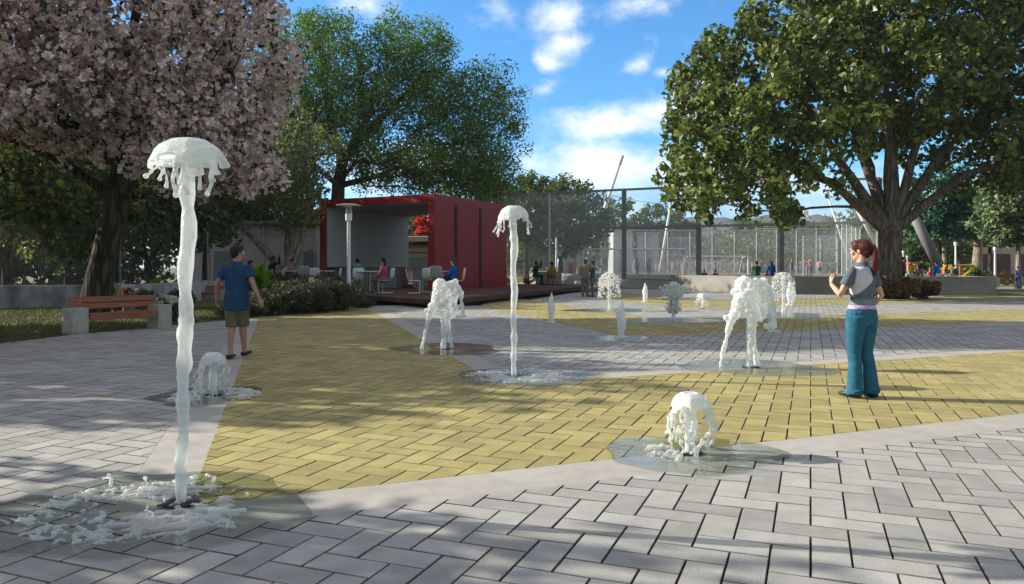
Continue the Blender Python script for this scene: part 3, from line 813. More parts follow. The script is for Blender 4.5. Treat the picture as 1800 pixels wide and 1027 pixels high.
# ---- big fresh green tree behind the pavilion
ty = 56.0
tree('large airy green tree rising behind the red pavilion', (X(590, ty), ty, 0),
     [(0, 0, 0, .75), (.05, 0, 2.5, .6), (.1, 0, 5, .52), (.2, 0, 7.4, .47), (.5, 0, 9.2, .4)],
     [[-2, (3.4, 0, 8.2, .2), (8, 0, 10, .11)], [-1, (-.6, 0, 13, .24), (-1.2, 0, 17.5, .1)], [-1, (3.2, 0, 12.2, .26), (6.5, 0, 15.6, .13)], [-2, (-3, 0, 10, .18), (-4.4, .5, 12.5, .1)], [-2, (2, -2, 9, .15), (5, -3.5, 8.2, .09)], [-3, (-2.2, 0, 7.6, .16), (-4, 0, 8.8, .1)], [-1, (2, 2, 13, .2)]],
     [(-.8, 0, 15.6, 5.4, 5, 4.2, 1.7), (5.2, 0, 15.4, 4.6, 4.5, 4.4, 1.3), (9.9, 0, 12.2, 4.7, 4.5, 4.8, 1.5), (6.6, -1, 8.6, 6.2, 4.5, 2.0, 1.3), (10.5, -1, 7.9, 3.0, 3, 1.6, .5), (1.6, 0, 11.5, 5.2, 4, 3.2, .8), (-3.0, 0, 11.5, 3.2, 4, 3.7, .9), (4.0, 0, 18.4, 2.0, 2, 1.6, .25), (-1.2, 0, 19.0, 2.0, 2, 1.4, .25)],
     900, .68, 105, .6, .2, L_MID, BARK_D, 21, step=1.2, tip_r=.02, shell=.75)

# ---- big broad-leaved tree on the right
tree('large spreading tree with grey-brown limbs in front of the planter wall', (17.0, 34.3, 0),
     [(0, 0, 0, .62), (0, 0, .25, .54), (.02, 0, 1.2, .475), (.02, 0, 2.2, .475), (.02, 0, 2.9, .51)],
     [[-1, (-1.5, -.3, 4.1, .24), (-3.0, -.6, 5.2, .18), (-5.2, -1.2, 5.7, .12), (-8, -1.5, 5.6, .08)],
      [-1, (-1.2, 0, 4.6, .26), (-2.3, .3, 6.4, .19), (-3.6, .2, 8.6, .12)],
      [-1, (-.55, .4, 5.2, .25), (-1.2, 1, 7.8, .16), (-2, 1, 10, .1)],
      [-1, (.05, 0, 5.4, .34), (-.15, 0, 8, .24), (-.2, 0, 11, .14)],
      [-1, (.55, -.3, 5.0, .22), (1.2, -.5, 7.6, .17), (2.2, -.3, 10, .1)],
      [-1, (1.1, 0, 4.7, .25), (2.3, .2, 6.4, .2), (4.4, .2, 8.2, .12)],
      [-1, (1.4, -.4, 4.2, .21), (3.0, -.8, 5.5, .17), (5.4, -1, 6.0, .13), (8, -1, 6.4, .08)],
      [-1, (.3, 1.6, 4.9, .2), (.6, 3.5, 7, .13)]],
     [(-5.4, -.4, 8.0, 4.8, 5.5, 4.4, 1.7), (-.8, 0, 10.6, 5.6, 6, 4.0, 1.7), (4.6, 0, 9.4, 5.4, 6, 4.6, 1.6), (-8.0, -.8, 6.2, 2.6, 3.4, 2.5, .6), (-6.3, -1.0, 5.3, 3.3, 3, 1.1, .5), (7.5, -.5, 7.6, 3.5, 4, 2.6, .6), (2.5, 0, 12.8, 4.2, 4, 2.0, .5), (-2.5, -.5, 12.8, 4, 4, 2.2, .5)],
     430, 1.22, 112, .47, .30, L_RIGHT, BARK_G, 31, step=.9, tip_r=.02, aspect=.78, shell=.45, gap=lambda p: (math.hypot(p.x, p.y) < 4.3 and p.z < 7.5) or mnoise.noise(p * .42 + Vector((3, 7, 1))) > .15)

# ---- trees of the background: a handful of kinds grown once, then copied with their own place and label
def simple_tree(label, loc, h, w, lm, bm, seed, per=46, n=150, size=.3, trunk_h=None, trunk_r=.2, group=None, lean=0, droop=0, d=None, rz=0):
    th = trunk_h if trunk_h is not None else h * .35
    d = d or w
    ch = h - th
    ells = [(lean, 0, th + ch * .55, w * .5, d * .5, ch * .5, 1.2), (lean - w * .2, 0, th + ch * .35, w * .32, d * .35, ch * .3, .5), (lean + w * .2, -d * .1, th + ch * .4, w * .32, d * .35, ch * .34, .5), (lean * .8, 0, th + ch * .8, w * .3, d * .3, ch * .24, .3)]
    return tree(label, loc, [(0, 0, 0, trunk_r * 1.25), (lean * .2, 0, th * .4, trunk_r), (lean * .5, 0, th * .85, trunk_r * .85), (lean * .8, 0, th * 1.15, trunk_r * .7)], [], ells, n, w * .06, per, w * .062, size, lm, bm, seed, group=group, droop=droop, step=w * .12, tip_r=.02 + w * .001, rz=rz)
GB = 'dark trees behind the left boundary wall'
def px_tree(label, px, y, ptop, wpx, z0=0.0, **k):
    h = EYE + (HY - ptop) / FOC * y - z0
    return simple_tree(label, (X(px, y), y, z0), h, wpx / FOC * y, **k)
px_tree('dark leafy tree standing furthest left behind the stained boundary wall', 10, 31, 130, 330, lm=L_DARKY, bm=BARK_D, seed=41, per=60, n=190, size=.26, trunk_h=1.7, trunk_r=.16, group=GB)
px_tree('dark tree with yellowish tufts just left of the blossom tree trunk', 118, 33, 215, 270, lm=L_DARKY, bm=BARK_D, seed=42, per=60, n=170, size=.26, trunk_h=1.3, trunk_r=.14, group=GB)
px_tree('dense dark tree between the blossom trunk and the tall fountain', 262, 36, 200, 290, lm=L_DARK, bm=BARK_D, seed=43, per=60, n=180, size=.27, trunk_h=1.5, trunk_r=.15, group=GB)
px_tree('dark tree behind the tall fountain jet with pale leaves', 360, 41, 190, 260, lm=L_OLIVE, bm=BARK_D, seed=44, per=55, n=170, size=.28, trunk_h=2.0, trunk_r=.16, group=GB)
tree('drooping dark tree with forked trunk in front of the lettered wall', (X(500, 38), 38, 0),
     [(0, 0, 0, .42), (.05, 0, .6, .36), (.1, 0, .9, .36)],
     [[-1, (-.9, 0, 2.2, .2), (-1.9, 0, 3.2, .14)], [-1, (.1, .3, 2.4, .22), (.1, .2, 4.4, .15)], [-1, (.7, 0, 2.2, .2), (1.2, 0, 4.2, .14)], [-1, (.35, -.2, 2.0, .16), (.7, -.3, 3.6, .1)]],
     [(-.6, 0, 5.2, 3.0, 2.6, 1.6, 1.2), (-2.0, 0, 5.8, 2.2, 2, 2.2, .7), (0.4, 0, 7.4, 2.6, 2.4, 1.8, .9), (.8, -.3, 4.5, 1.1, 1.4, .8, .4)],
     170, .42, 62, .3, .24, L_DARKY, BARK_P, 45, droop=.7, aspect=.3, step=.5)
for i, (px, y, pt, w, s, lab) in enumerate([
        (-60, 46, 100, 420, 51, 'tall dark tree far back at the left edge'), (200, 52, 110, 400, 52, 'tall dark tree far behind the blossom crown'), (420, 50, 160, 300, 53, 'tall dark tree far behind the walking man')]):
    px_tree(lab, px, y, pt, w, lm=L_DARK, bm=BARK_D, seed=s, per=60, n=190, size=.42, trunk_h=2, trunk_r=.25, group=GB)

GM = 'trees behind the sports ground'
px_tree('broad hazy green tree behind the fence right of the pavilion', 985, 80, 318, 170, lm=L_OLIVE, bm=BARK_D, seed=61, per=60, n=170, size=.42, trunk_h=2.0, trunk_r=.3, group=GM)
px_tree('dark green tree peeking over the pavilion roof beside the big green tree', 925, 66, 308, 130, lm=L_OLIVE, bm=BARK_D, seed=62, per=50, n=110, size=.36, trunk_h=3, trunk_r=.25, group=GM)
for i, (px, y, pt, w, lm, s, lab) in enumerate([
        (1085, 120, 352, 120, L_OLIVE, 63, 'bushy green tree behind the leaning light pole'), (1145, 125, 366, 105, L_OLIVE, 64, 'rounded green tree right of the leaning light pole'),
        (1195, 135, 372, 80, L_OLIVE, 65, 'green tree beside the second fence post'), (1318, 150, 384, 90, L_OLIVE, 66, 'small far green tree below the hills'),
        (1430, 150, 386, 110, L_OLIVE, 67, 'far green tree below the striped mast'), (1262, 160, 410, 80, L_PALE, 68, 'low pale far tree between the fence posts'), (1375, 165, 408, 100, L_PALE, 69, 'low pale far tree behind the small goal'),
        (1500, 120, 392, 90, L_OLIVE, 70, 'green tree behind the standing woman')]):
    px_tree(lab, px, y, pt, w, lm=lm, bm=BARK_D, seed=s, per=44, n=90, size=.6, trunk_h=1.6, trunk_r=.3, group=GM, z0=0.55)
GR = 'trees behind the playground'
px_tree('blue-green tree right of the spreading tree trunk', 1660, 66, 300, 150, lm=L_TEAL, bm=BARK_P, seed=71, per=60, n=160, size=.36, trunk_h=3.4, trunk_r=.2, group=GR)
px_tree('blue-green tree with pale forked trunk above the playground', 1716, 72, 318, 150, lm=L_TEAL, bm=BARK_P, seed=72, per=60, n=150, size=.36, trunk_h=4, trunk_r=.45, group=GR, lean=.4)
px_tree('pale silvery green tree at the right edge behind the lamp post', 1790, 50, 285, 150, lm=L_PALE, bm=BARK_P, seed=73, per=60, n=190, size=.34, trunk_h=2.6, trunk_r=.17, group=GR)
px_tree('dark green tree at the right edge over the running child', 1850, 56, 250, 220, lm=L_DARK, bm=BARK_D, seed=74, per=60, n=170, size=.34, trunk_h=2.4, trunk_r=.25, group=GR)
px_tree('low olive tree between the trunk and the leaning grey pole', 1612, 85, 405, 90, lm=L_OLIVE, bm=BARK_P, seed=75, per=50, n=100, size=.4, trunk_h=1.5, trunk_r=.2, group=GR)
px_tree('low olive tree behind the seated spectators at the playground', 1668, 95, 402, 110, lm=L_OLIVE, bm=BARK_P, seed=76, per=50, n=110, size=.42, trunk_h=2.0, trunk_r=.2, group=GR)
px_tree('slim brownish tree behind the playground bench', 1740, 80, 395, 70, lm=L_DARKY, bm=BARK_D, seed=77, per=44, n=80, size=.4, trunk_h=3.4, trunk_r=.2, group=GR)

# trees on the left, outside the picture: they stand where the shade on the paving comes from
GO = 'trees beyond the left edge of the picture'
SH = 'leafy tree standing beyond the left edge of the picture, its shade falling on the paving'
ot = simple_tree(SH, (-16.0, 13.4, 0), 7.2, 7.6, L_DARK, BARK_D, 81, per=50, n=180, size=.32, trunk_h=2.6, trunk_r=.25, group=GO, d=8)
for (x, y, s, rz) in ((-21.5, 16.5, 1.15, 1.0),):
    dup(ot, (x, y, 0), rz, scale=s)
ot2 = simple_tree('thin-leaved tree standing beyond the left edge, its loose shade dappling the nearest paving', (-10.4, 5.5, 0), 5.0, 4.6, L_DARK, BARK_D, 82, per=17, n=60, size=.26, trunk_h=2.0, trunk_r=.12, group=GO, d=2.6)
dup(ot2, (-14.6, 5.9, 0), 3.1, scale=1.0)

# far belt of trees that closes the view at ground level
def belt(label, x0, x1, y, h, n, seed, lm, z0=0.0, dep=8, size=.7):
    r = random.Random(seed); pts = []
    for i in range(n):
        x = r.uniform(x0, x1); top = h * (.72 + .28 * math.sin(x * .33 + seed) * math.sin(x * .11 + 2)); pts.append((x, y + r.uniform(-dep, dep), z0 + top * r.random() ** .8))
    tag(link('treeline', leaves('treeline', pts, 1.2, 26, size, lm, seed)), kind='stuff')
belt('w', -70, -22, 62, 9, 620, 1, L_DARK)
belt('w', -26, 2, 92, 9, 420, 2, L_OLIVE)
belt('w', 30, 95, 112, 11, 520, 3, L_OLIVE)
belt('w', -5, 62, 190, 8.5, 420, 4, L_OLIVE, z0=.5, size=1.0)
# ================================================================== WATER JETS
W_BODY = water_mat('white_water', .5, bump=1.0, bscale=70)
W_THIN = water_mat('thin_water', .6, bump=1.0)
W_FOAM = water_mat('foam', .34, bump=1.0, bscale=40)
FILM = film_mat('puddle_film', (0.80, 0.84, 0.82))
FILM2 = film_mat('puddle_film_rippled', (0.84, 0.88, 0.89), scale=16, bump=.6)
STEEL = mat('nozzle_steel', (0.25, 0.27, 0.3), (0.12, 0.13, 0.15), rough=.25, metal=1.0)
GRATE = mat('nozzle_dark', (0.03, 0.03, 0.03), (0.015, 0.015, 0.015), rough=.5)
def puddle(t, r, off=(0, 0), seed=1, m=None, ax=1.0, ay=1.0, n=72):
    rng = random.Random(seed); ph = [rng.uniform(0, 6) for _ in range(4)]; mb = MB()
    def rr(th): return r * (1 + .09 * math.sin(2 * th + ph[0]) + .07 * math.sin(3 * th + ph[1]) + .05 * math.sin(5 * th + ph[2]) + .02 * math.sin(11 * th + ph[3]))
    out = [(off[0] + rr(2 * PI * i / n) * math.cos(2 * PI * i / n) * ax, off[1] + rr(2 * PI * i / n) * math.sin(2 * PI * i / n) * ay) for i in range(n)]
    inn = [(off[0] + (p[0] - off[0]) * .975, off[1] + (p[1] - off[1]) * .975) for p in out]
    vs = [(p[0], p[1], .003) for p in out] + [(p[0], p[1], .009) for p in inn]
    mb.add(vs, [(i, (i + 1) % n, n + (i + 1) % n, n + i) for i in range(n)] + [tuple(n + i for i in range(n))])
    return mb.build('puddle', m or FILM, t)
def nozzle(t, r=.06):
    mb = MB(); mb.lathe([(r * 1.7, .004), (r * 1.7, .014), (r * 1.1, .018), (r * 1.05, .012)], n=24)
    o = mb.build('nozzle_ring', GRATE, t); 
    mb = MB(); mb.box((-r * 1.3, -r * 1.3, .016), (.05, .035, .006), rz=.5); mb.build('nozzle_plate', STEEL, o)
    return o
from mathutils import noise as mnoise
def foam(t, n, rmin, rmax, seed, size=.07, ang=(0, 2 * PI), h=.03, vox=.009, off=(0, 0), name='splash_foam', m=None, cell=.009, thr=.6):
    """torn sheets of foam lying round the jet, a few ropes of it thrown up"""
    rng = random.Random(seed); K = int(rmax * 1.25 / cell); ox, oy = rng.uniform(0, 50), rng.uniform(0, 50)
    H_ = np.zeros((2 * K + 1, 2 * K + 1))
    am, aw = (ang[0] + ang[1]) / 2, (ang[1] - ang[0]) / 2
    for i in range(-K, K + 1):
        for j in range(-K, K + 1):
            x, y = i * cell, j * cell; r = math.hypot(x, y)
            if r < rmin * .6 or r > rmax * 1.2: continue
            if aw < 3.1 and abs((math.atan2(y, x) - am + PI) % (2 * PI) - PI) > aw: continue
            q = Vector((x * 7 + ox, y * 11 + oy, seed * 3.1)); wv = mnoise.noise_vector(q * .7) * .8
            a = 1 - abs(mnoise.noise(q * 1.1 + wv)) * 1.5; b = mnoise.noise(q * 3.3 + wv * 2) * .28; lobe = mnoise.noise(Vector((x * 2.2 + ox, y * 2.2, seed))) * .5
            e = min(1, (r - rmin * .6) / (rmax * .18)) * min(1, max(0, (rmax * 1.2 - r) / (rmax * .45)))
            H_[i + K, j + K] = (a + b + lobe) * (.55 + .45 * e) - (1 - e) * .3
    on = H_ > thr; idx = -np.ones(H_.shape, int); vs = []
    nb = on[:-1, :-1] & on[1:, :-1] & on[1:, 1:] & on[:-1, 1:]
    fs = []
    def vid(i, j):
        if idx[i, j] < 0:
            idx[i, j] = len(vs); inner = on[max(0, i - 1):i + 2, max(0, j - 1):j + 2].all()
            jx, jy = rng.uniform(-.3, .3) * cell, rng.uniform(-.3, .3) * cell
            vs.append(((i - K) * cell + jx + off[0], (j - K) * cell + jy + off[1], .011 + (h * .9 * (H_[i, j] - thr) + rng.uniform(0, .007) + .006 if inner else 0)))
        return idx[i, j]
    for i, j in zip(*np.nonzero(nb)): fs.append((vid(i, j), vid(i + 1, j), vid(i + 1, j + 1), vid(i, j + 1)))
    mb = MB(); mb.add(vs, fs)
    me = mb.mesh(name, m or W_FOAM, smooth=False)
    o = tag(link(name, me, t), kind='stuff'); sm = o.modifiers.new('s', 'SMOOTH'); sm.iterations = 2; sm.factor = .5
    mb = MB()
    for _ in range(max(4, n // 4)):
        a = rng.uniform(*ang); r = rmin + (rmax - rmin) * rng.random() ** .7
        p = Vector((off[0] + r * math.cos(a), off[1] + r * math.sin(a), .016)); pts = [p]; d = a + rng.uniform(-1, 1)
        for i in range(rng.randint(2, 4)):
            d += rng.uniform(-.9, .9); pts.append(pts[-1] + Vector((math.cos(d), math.sin(d), 0)) * size * rng.uniform(.3, .8)); pts[-1].z = .016 + h * 1.2 * rng.random() ** 1.5
        mb.tube(pts, jagged(pts, size * .085, rng, .6), n=6, round_cap=True)
        for _ in range(2):
            q = rng.choice(pts); mb.ball(q + Vector((rng.uniform(-.02, .02), rng.uniform(-.02, .02), rng.uniform(0, .03))), size * rng.uniform(.06, .16), 6, 4)
    tag(link('splash_drops', remesh(mb, .006, m or W_FOAM, 'splash_drops', 1, .4), t), kind='stuff')
    return o
def jagged(pts, r, rng, k=.35):
    return [r * (1 + rng.uniform(-k, k)) for _ in pts]

def bell(mb, zt, rb, hb, rng, ndrip=9, thick=.012, seg=10, drip=.09, holes=.16, dent=.0):
    """umbrella of falling water: faceted dome, its lower skirt torn into holes, strands and hanging drips"""
    prof = [(0, 0), (.42, .012), (.70, .17), (.80, .29), (.89, .43), (.95, .58), (.99, .74), (1.015, .88), (1.03, 1.0)]
    sg = seg * 2; rows = []; fac = [1 + rng.uniform(-.1, .09) for _ in range(seg)]; ph = [rng.uniform(-.05, .05) for _ in range(seg)]
    cut = [rng.uniform(.55, 1.0) for _ in range(sg)]
    for j in range(sg): cut[j] = max(cut[j], .9) if rng.random() < .35 else cut[j]
    for i, (pr, pz) in enumerate(prof):
        row = []
        for j in range(sg):
            a, b = j // 2, (j // 2 + 1) % seg; t = (j % 2) / 2
            ta = 2 * PI * a / seg + ph[a]; tb = 2 * PI * (a + 1) / seg + ph[b]
            pa = Vector((math.cos(ta) * fac[a], math.sin(ta) * fac[a], 0)); pb = Vector((math.cos(tb) * fac[b], math.sin(tb) * fac[b], 0))
            p = pa.lerp(pb, t) * rb * pr; w = max(0, i - 2) / 6
            p += Vector((rng.uniform(-1, 1), rng.uniform(-1, 1), rng.uniform(-1, 1))) * rb * .065 * w
            p.z += zt - hb * pz - dent * hb * max(0, 1 - pr * 2.2)
            row.append(p)
        rows.append(row)
    ends = []
    for i in range(len(rows) - 1):
        for j in range(sg):
            c1 = min(cut[j], cut[(j + 1) % sg]) if i >= 5 else 1
            if prof[i + 1][1] > c1: continue
            if i >= 4 and rng.random() < holes * (i - 3) * .55: continue
            a, b, c, d = rows[i][j], rows[i][(j + 1) % sg], rows[i + 1][(j + 1) % sg], rows[i + 1][j]
            n = (b - a).cross(d - a) if i else (c - a).cross(d - a)
            if n.length < 1e-9: continue
            n = n.normalized() * thick * (1 if i < 3 else rng.uniform(.8, 1.2))
            vs = [a + n, b + n, c + n, d + n, a - n, b - n, c - n, d - n]
            mb.add(vs, [(0, 1, 2, 3), (7, 6, 5, 4), (0, 4, 5, 1), (1, 5, 6, 2), (2, 6, 7, 3), (3, 7, 4, 0)])
            for e0, e1 in ((a, b), (a, d), (d, c), (b, c)): mb.tube([e0, e1], thick * rng.uniform(.9, 1.25), n=5)
            if i >= 5: ends.append((rows[i][j], d))
    for _ in range(ndrip):
        q0, p = rng.choice(ends); p = p.copy(); out = Vector((p.x, p.y, 0)).normalized(); pts = [q0.copy(), p]
        L = drip * rng.uniform(.4, 1.4); k = rng.randint(2, 4)
        for q in range(k):
            p = p + Vector((rng.uniform(-.02, .02), rng.uniform(-.02, .02), -L / k)) + out * rng.uniform(-.012, .018); pts.append(p)
        mb.tube(pts, jagged(pts, thick * 1.15, rng, .4), n=7, round_cap=True)
        mb.ball(pts[-1], thick * rng.uniform(1.3, 2.0), 8, 6)

def tall_jet(label, loc, h, seed, rstem, rb, lean=.0, foam_n=40, puddle_r=.85, poff=(0, 0), vox=.008, fr=(.1, .75), film=None, pa=(1, 1), wob=.008, fang=(0, 2 * PI), fsize=.085):
    t = thing('tall_fountain', label, 'fountain', loc, group='tall bell-topped water jets')
    rng = random.Random(seed); mb = MB(); k = 26
    pts = []; rs = []
    for i in range(k):
        z = h * .97 * i / (k - 1); f = i / (k - 1)
        pts.append(Vector((lean * f + wob * math.sin(i * .9 + seed) * (.3 + f), wob * math.cos(i * 1.3) * .6, z)))
        rs.append(rstem * (.74 + .3 * f) * (1 + rng.uniform(-.2, .34)))
    mb.tube(pts, rs, n=9)
    for _ in range(46):
        i = rng.randrange(3, k - 2); a = rng.uniform(0, 2 * PI); p = pts[i] + Vector((math.cos(a), math.sin(a), 0)) * rs[i] * .75
        mb.ball(p, (rstem * rng.uniform(.25, .55), rstem * rng.uniform(.25, .55), rstem * rng.uniform(.4, 1.5)), 6, 4)
    link('water_stem', remesh(mb, vox, W_BODY, 'water_stem', 1, .4), t)
    mb = MB(); rng2 = random.Random(seed + 5)
    sub = MB(); bell(sub, 0, rb, rb * 1.12, rng2, ndrip=13, thick=.0085, drip=rb * .6, holes=.4)
    mb.add([Vector(p) + Vector((pts[-1].x, pts[-1].y, h)) for p in sub.v], sub.f)
    link('water_bell', remesh(mb, vox * .8, W_BODY, 'water_bell', 2, .4), t)
    nozzle(t)
    if puddle_r: puddle(t, puddle_r, poff, seed, film, *pa)
    if foam_n: foam(t, foam_n, fr[0], fr[1], seed + 2, size=fsize, off=poff, vox=.01, ang=fang)
    return t
b1 = G(318, 886)
tall_jet('nearest and tallest white jet of water topped by a bell, left foreground', b1, 2.15, 3, .041, .215, lean=.05, puddle_r=.9, poff=(-.2, -.12), foam_n=70, fr=(.12, .66), pa=(1.0, .95), fsize=.1)
b2 = G(903, 662)
tall_jet('tall bell-topped jet of water in front of the pavilion deck', b2, 2.18, 9, .044, .215, puddle_r=.8, poff=(.05, -.05), foam_n=60, fr=(.1, .75), wob=.009, film=FILM2, vox=.009)

def low_bell(label, loc, h, rb, seed, pr=.62, foam_n=14, poff=(0, 0), vox=.007, spray=26, fang=(PI * .75, PI * 1.35), film=None, foam_r=(.12, .4)):
    t = thing('low_fountain', label, 'fountain', loc, group='knee-high bell-shaped water jets')
    rng = random.Random(seed); mb = MB(); k = 9
    pts = [Vector((rng.uniform(-.008, .008), rng.uniform(-.008, .008), h * .9 * i / (k - 1))) for i in range(k)]
    mb.tube(pts, [.04 * (1 + rng.uniform(-.2, .3)) for _ in pts], n=9)
    link('water_stem', remesh(mb, vox, W_BODY, 'water_stem', 2, .4), t)
    mb = MB(); sub = MB(); bell(sub, 0, rb * .92, h * .42, rng, ndrip=12, thick=.009, seg=7, drip=h * .3, holes=.5, dent=.2)
    mb.add([Vector(p) + Vector((0, 0, h)) for p in sub.v], sub.f)
    # strings of broken water below the rim
    for i in range(spray):
        a = rng.uniform(0, 2 * PI); z = h * rng.uniform(.2, .66); r = rb * (1.0 + .22 * (1 - z / h)) * rng.uniform(.85, 1.1)
        p = Vector((r * math.cos(a), r * math.sin(a), z)); q = [p]
        for _ in range(rng.randint(1, 3)): q.append(q[-1] + Vector((rng.uniform(-.03, .03), rng.uniform(-.03, .03), -rng.uniform(.01, .05))))
        if len(q) > 1: mb.tube(q, jagged(q, .0105, rng, .3), n=6, round_cap=True)
        mb.ball(q[-1], rng.uniform(.011, .021), 7, 5)
        if rng.random() < .5: mb.ball(p, rng.uniform(.011, .02), 7, 5)
    link('water_bell', remesh(mb, vox, W_BODY, 'water_bell', 1, .4), t)
    nozzle(t, .055)
    if pr: puddle(t, pr, poff, seed, film)
    if foam_n: foam(t, foam_n, foam_r[0], foam_r[1], seed + 2, size=.06, ang=fang, h=.05, vox=.009, m=W_BODY)
    return t
low_bell('sunlit knee-high bell of water on the concrete band, right foreground', G(1213, 797), .455, .165, 4, pr=.62, poff=(.02, -.02), foam_n=26)
low_bell('knee-high bell of water in shade behind the nearest tall jet', G(375, 696), .47, .165, 6, pr=.6, poff=(-.08, 0), foam_n=30, fang=(0, 2 * PI), foam_r=(.1, .5))
low_bell('small far bell of water on the sunlit yellow paving strip', G(1235, 543), .52, .22, 8, pr=0, foam_n=0, spray=40, vox=.014)

def leaping_jet(label, loc, s, seed, m, vox=.014, film=None, pr=.75):
    """clump of three jets that meet in a broad splash, tail of torn water on the right"""
    t = thing('leaping_fountain', label, 'fountain', loc, group='waist-high splashing water jets')
    rng = random.Random(seed); K = .00153 * s
    def q(x, y, d=0): return Vector(((x - 540) * K, d, (930 - y) * K))
    mb = MB()
    # spilling mass on top
    for (x, y, rx, rz, d) in ((480, 215, 78, 78, 0), (600, 230, 90, 66, .02), (500, 320, 112, 100, -.03), (600, 340, 88, 96, .05), (520, 410, 92, 80, 0), (430, 400, 56, 90, .02), (648, 185, 34, 36, 0), (560, 480, 68, 66, 0), (405, 470, 44, 50, 0)):
        mb.ball(q(x, y, d), (rx * K, min(rx, rz) * .9 * K, rz * K), 12, 8)
    for _ in range(46):
        x = rng.uniform(390, 690); y = rng.uniform(170, 470); e = ((x - 535) / 150) ** 2 + ((y - 320) / 165) ** 2
        if e > 1: continue
        mb.ball(q(x, y, rng.choice((-1, 1)) * (.13 * s * math.sqrt(1 - e))), rng.uniform(12, 30) * K, 7, 5)
    def leg(p, r): mb.tube(p, [r_ * K * (1 + rng.uniform(-.15, .2)) for r_ in r], n=8, round_cap=True)
    leg([q(400, 450), q(372, 520), q(345, 610), q(318, 720), q(295, 820), q(276, 915)], [46, 36, 22, 17, 15, 19])
    mb.ball(q(330, 502, .02), (26 * K, 24 * K, 30 * K), 8, 6)
    leg([q(545, 460, -.04), q(528, 600, -.06), q(522, 720, -.06), q(520, 830, -.06), q(516, 930, -.06)], [52, 34, 26, 28, 34])
    leg([q(560, 470, .03), q(562, 620, .05), q(575, 720, .06), q(592, 830, .07), q(605, 905, .08)], [50, 30, 22, 22, 20])
    leg([q(680, 230), q(715, 300), q(722, 400), q(735, 500), q(745, 575)], [26, 24, 17, 17, 15])
    leg([q(745, 575), q(705, 560, .03), q(665, 562, .02), q(680, 592)], [16, 15, 17, 13])
    leg([q(640, 420, .02), q(655, 490, .02), q(632, 528), q(600, 470)], [24, 20, 20, 26])
    leg([q(690, 310, -.02), q(640, 330, -.03), q(600, 360)], [18, 22, 30])
    leg([q(720, 430, .02), q(680, 455, .02), q(640, 450)], [13, 14, 20])
    me = remesh(mb, vox, m, 'water_splash', 1, .4)
    o = link('water_splash', me, t)
    tx = bpy.data.textures.new('splash', 'CLOUDS'); tx.noise_scale = .07 * s; tx.noise_depth = 3
    md = o.modifiers.new('d', 'DISPLACE'); md.texture = tx; md.strength = .05 * s; md.mid_level = .5
    tx2 = bpy.data.textures.new('ripple', 'CLOUDS'); tx2.noise_scale = .026 * s; tx2.noise_depth = 2
    m2 = o.modifiers.new('d2', 'DISPLACE'); m2.texture = tx2; m2.strength = .03 * s; m2.mid_level = .5
    nozzle(t, .07)
    if pr: puddle(t, pr, (.03, 0), seed, film)
    return t
leaping_jet('splashing three-legged jet of water in shade in front of the pavilion deck', G(783, 614), 1.0, 5, W_THIN, film=FILM, pr=.95)
leaping_jet('bright sunlit three-legged splash of water left of the woman', G(1320, 646), 1.06, 12, water_mat('bright_water', .75), film=FILM2, pr=.95)

def cone_jet(label, loc, h, r, seed, pr=0.0):
    t = thing('pointed_fountain', label, 'fountain', loc, group='low pointed water jets')
    rng = random.Random(seed); mb = MB(); k = 14; pts = []; rs = []
    prof = [.75, .62, .66, .8, .9, .97, 1, .98, .92, .82, .68, .5, .3, .08]
    for i in range(k):
        pts.append(Vector((.012 * math.sin(i * 1.1 + seed), .01 * math.cos(i * .8), h * i / (k - 1)))); rs.append(r * prof[i] * (1 + rng.uniform(-.1, .1)))
    mb.tube(pts, rs, n=10)
    for _ in range(18):
        i = rng.randrange(0, 9); a = rng.uniform(0, 2 * PI); mb.ball(pts[i] + Vector((math.cos(a), math.sin(a), 0)) * rs[i] * .85, (r * .28, r * .28, r * rng.uniform(.4, 1)), 6, 4)
    for _ in range(14):
        a = rng.uniform(0, 2 * PI); d = r * rng.uniform(.7, 1.5); mb.ball((d * math.cos(a), d * math.sin(a), .02), r * rng.uniform(.2, .4), 6, 4)
    link('water_jet', remesh(mb, .014, water_mat('bright_water', .75), 'water_jet', 1, .4), t)
    if pr: puddle(t, pr, (0, 0), seed, FILM2)
    return t
cone_jet('pointed jet of water left of the nearest sunlit one, on the yellow paving edge', G(969, 568), .78, .085, 1)
cone_jet('nearest sunlit pointed jet of water, at the corner of the yellow paving', G(1092, 595), .78, .092, 2, pr=.6)
cone_jet('farthest pointed jet of water, in front of the sloped planter wall', G(1134, 531.5), .78, .105, 3)
cone_jet('pointed jet of water just right of the bright three-legged splash', G(1357, 584), .78, .095, 4)
cone_jet('pointed jet of water behind the right-hand dome of droplets', G(1389, 537.5), .95, .13, 5)

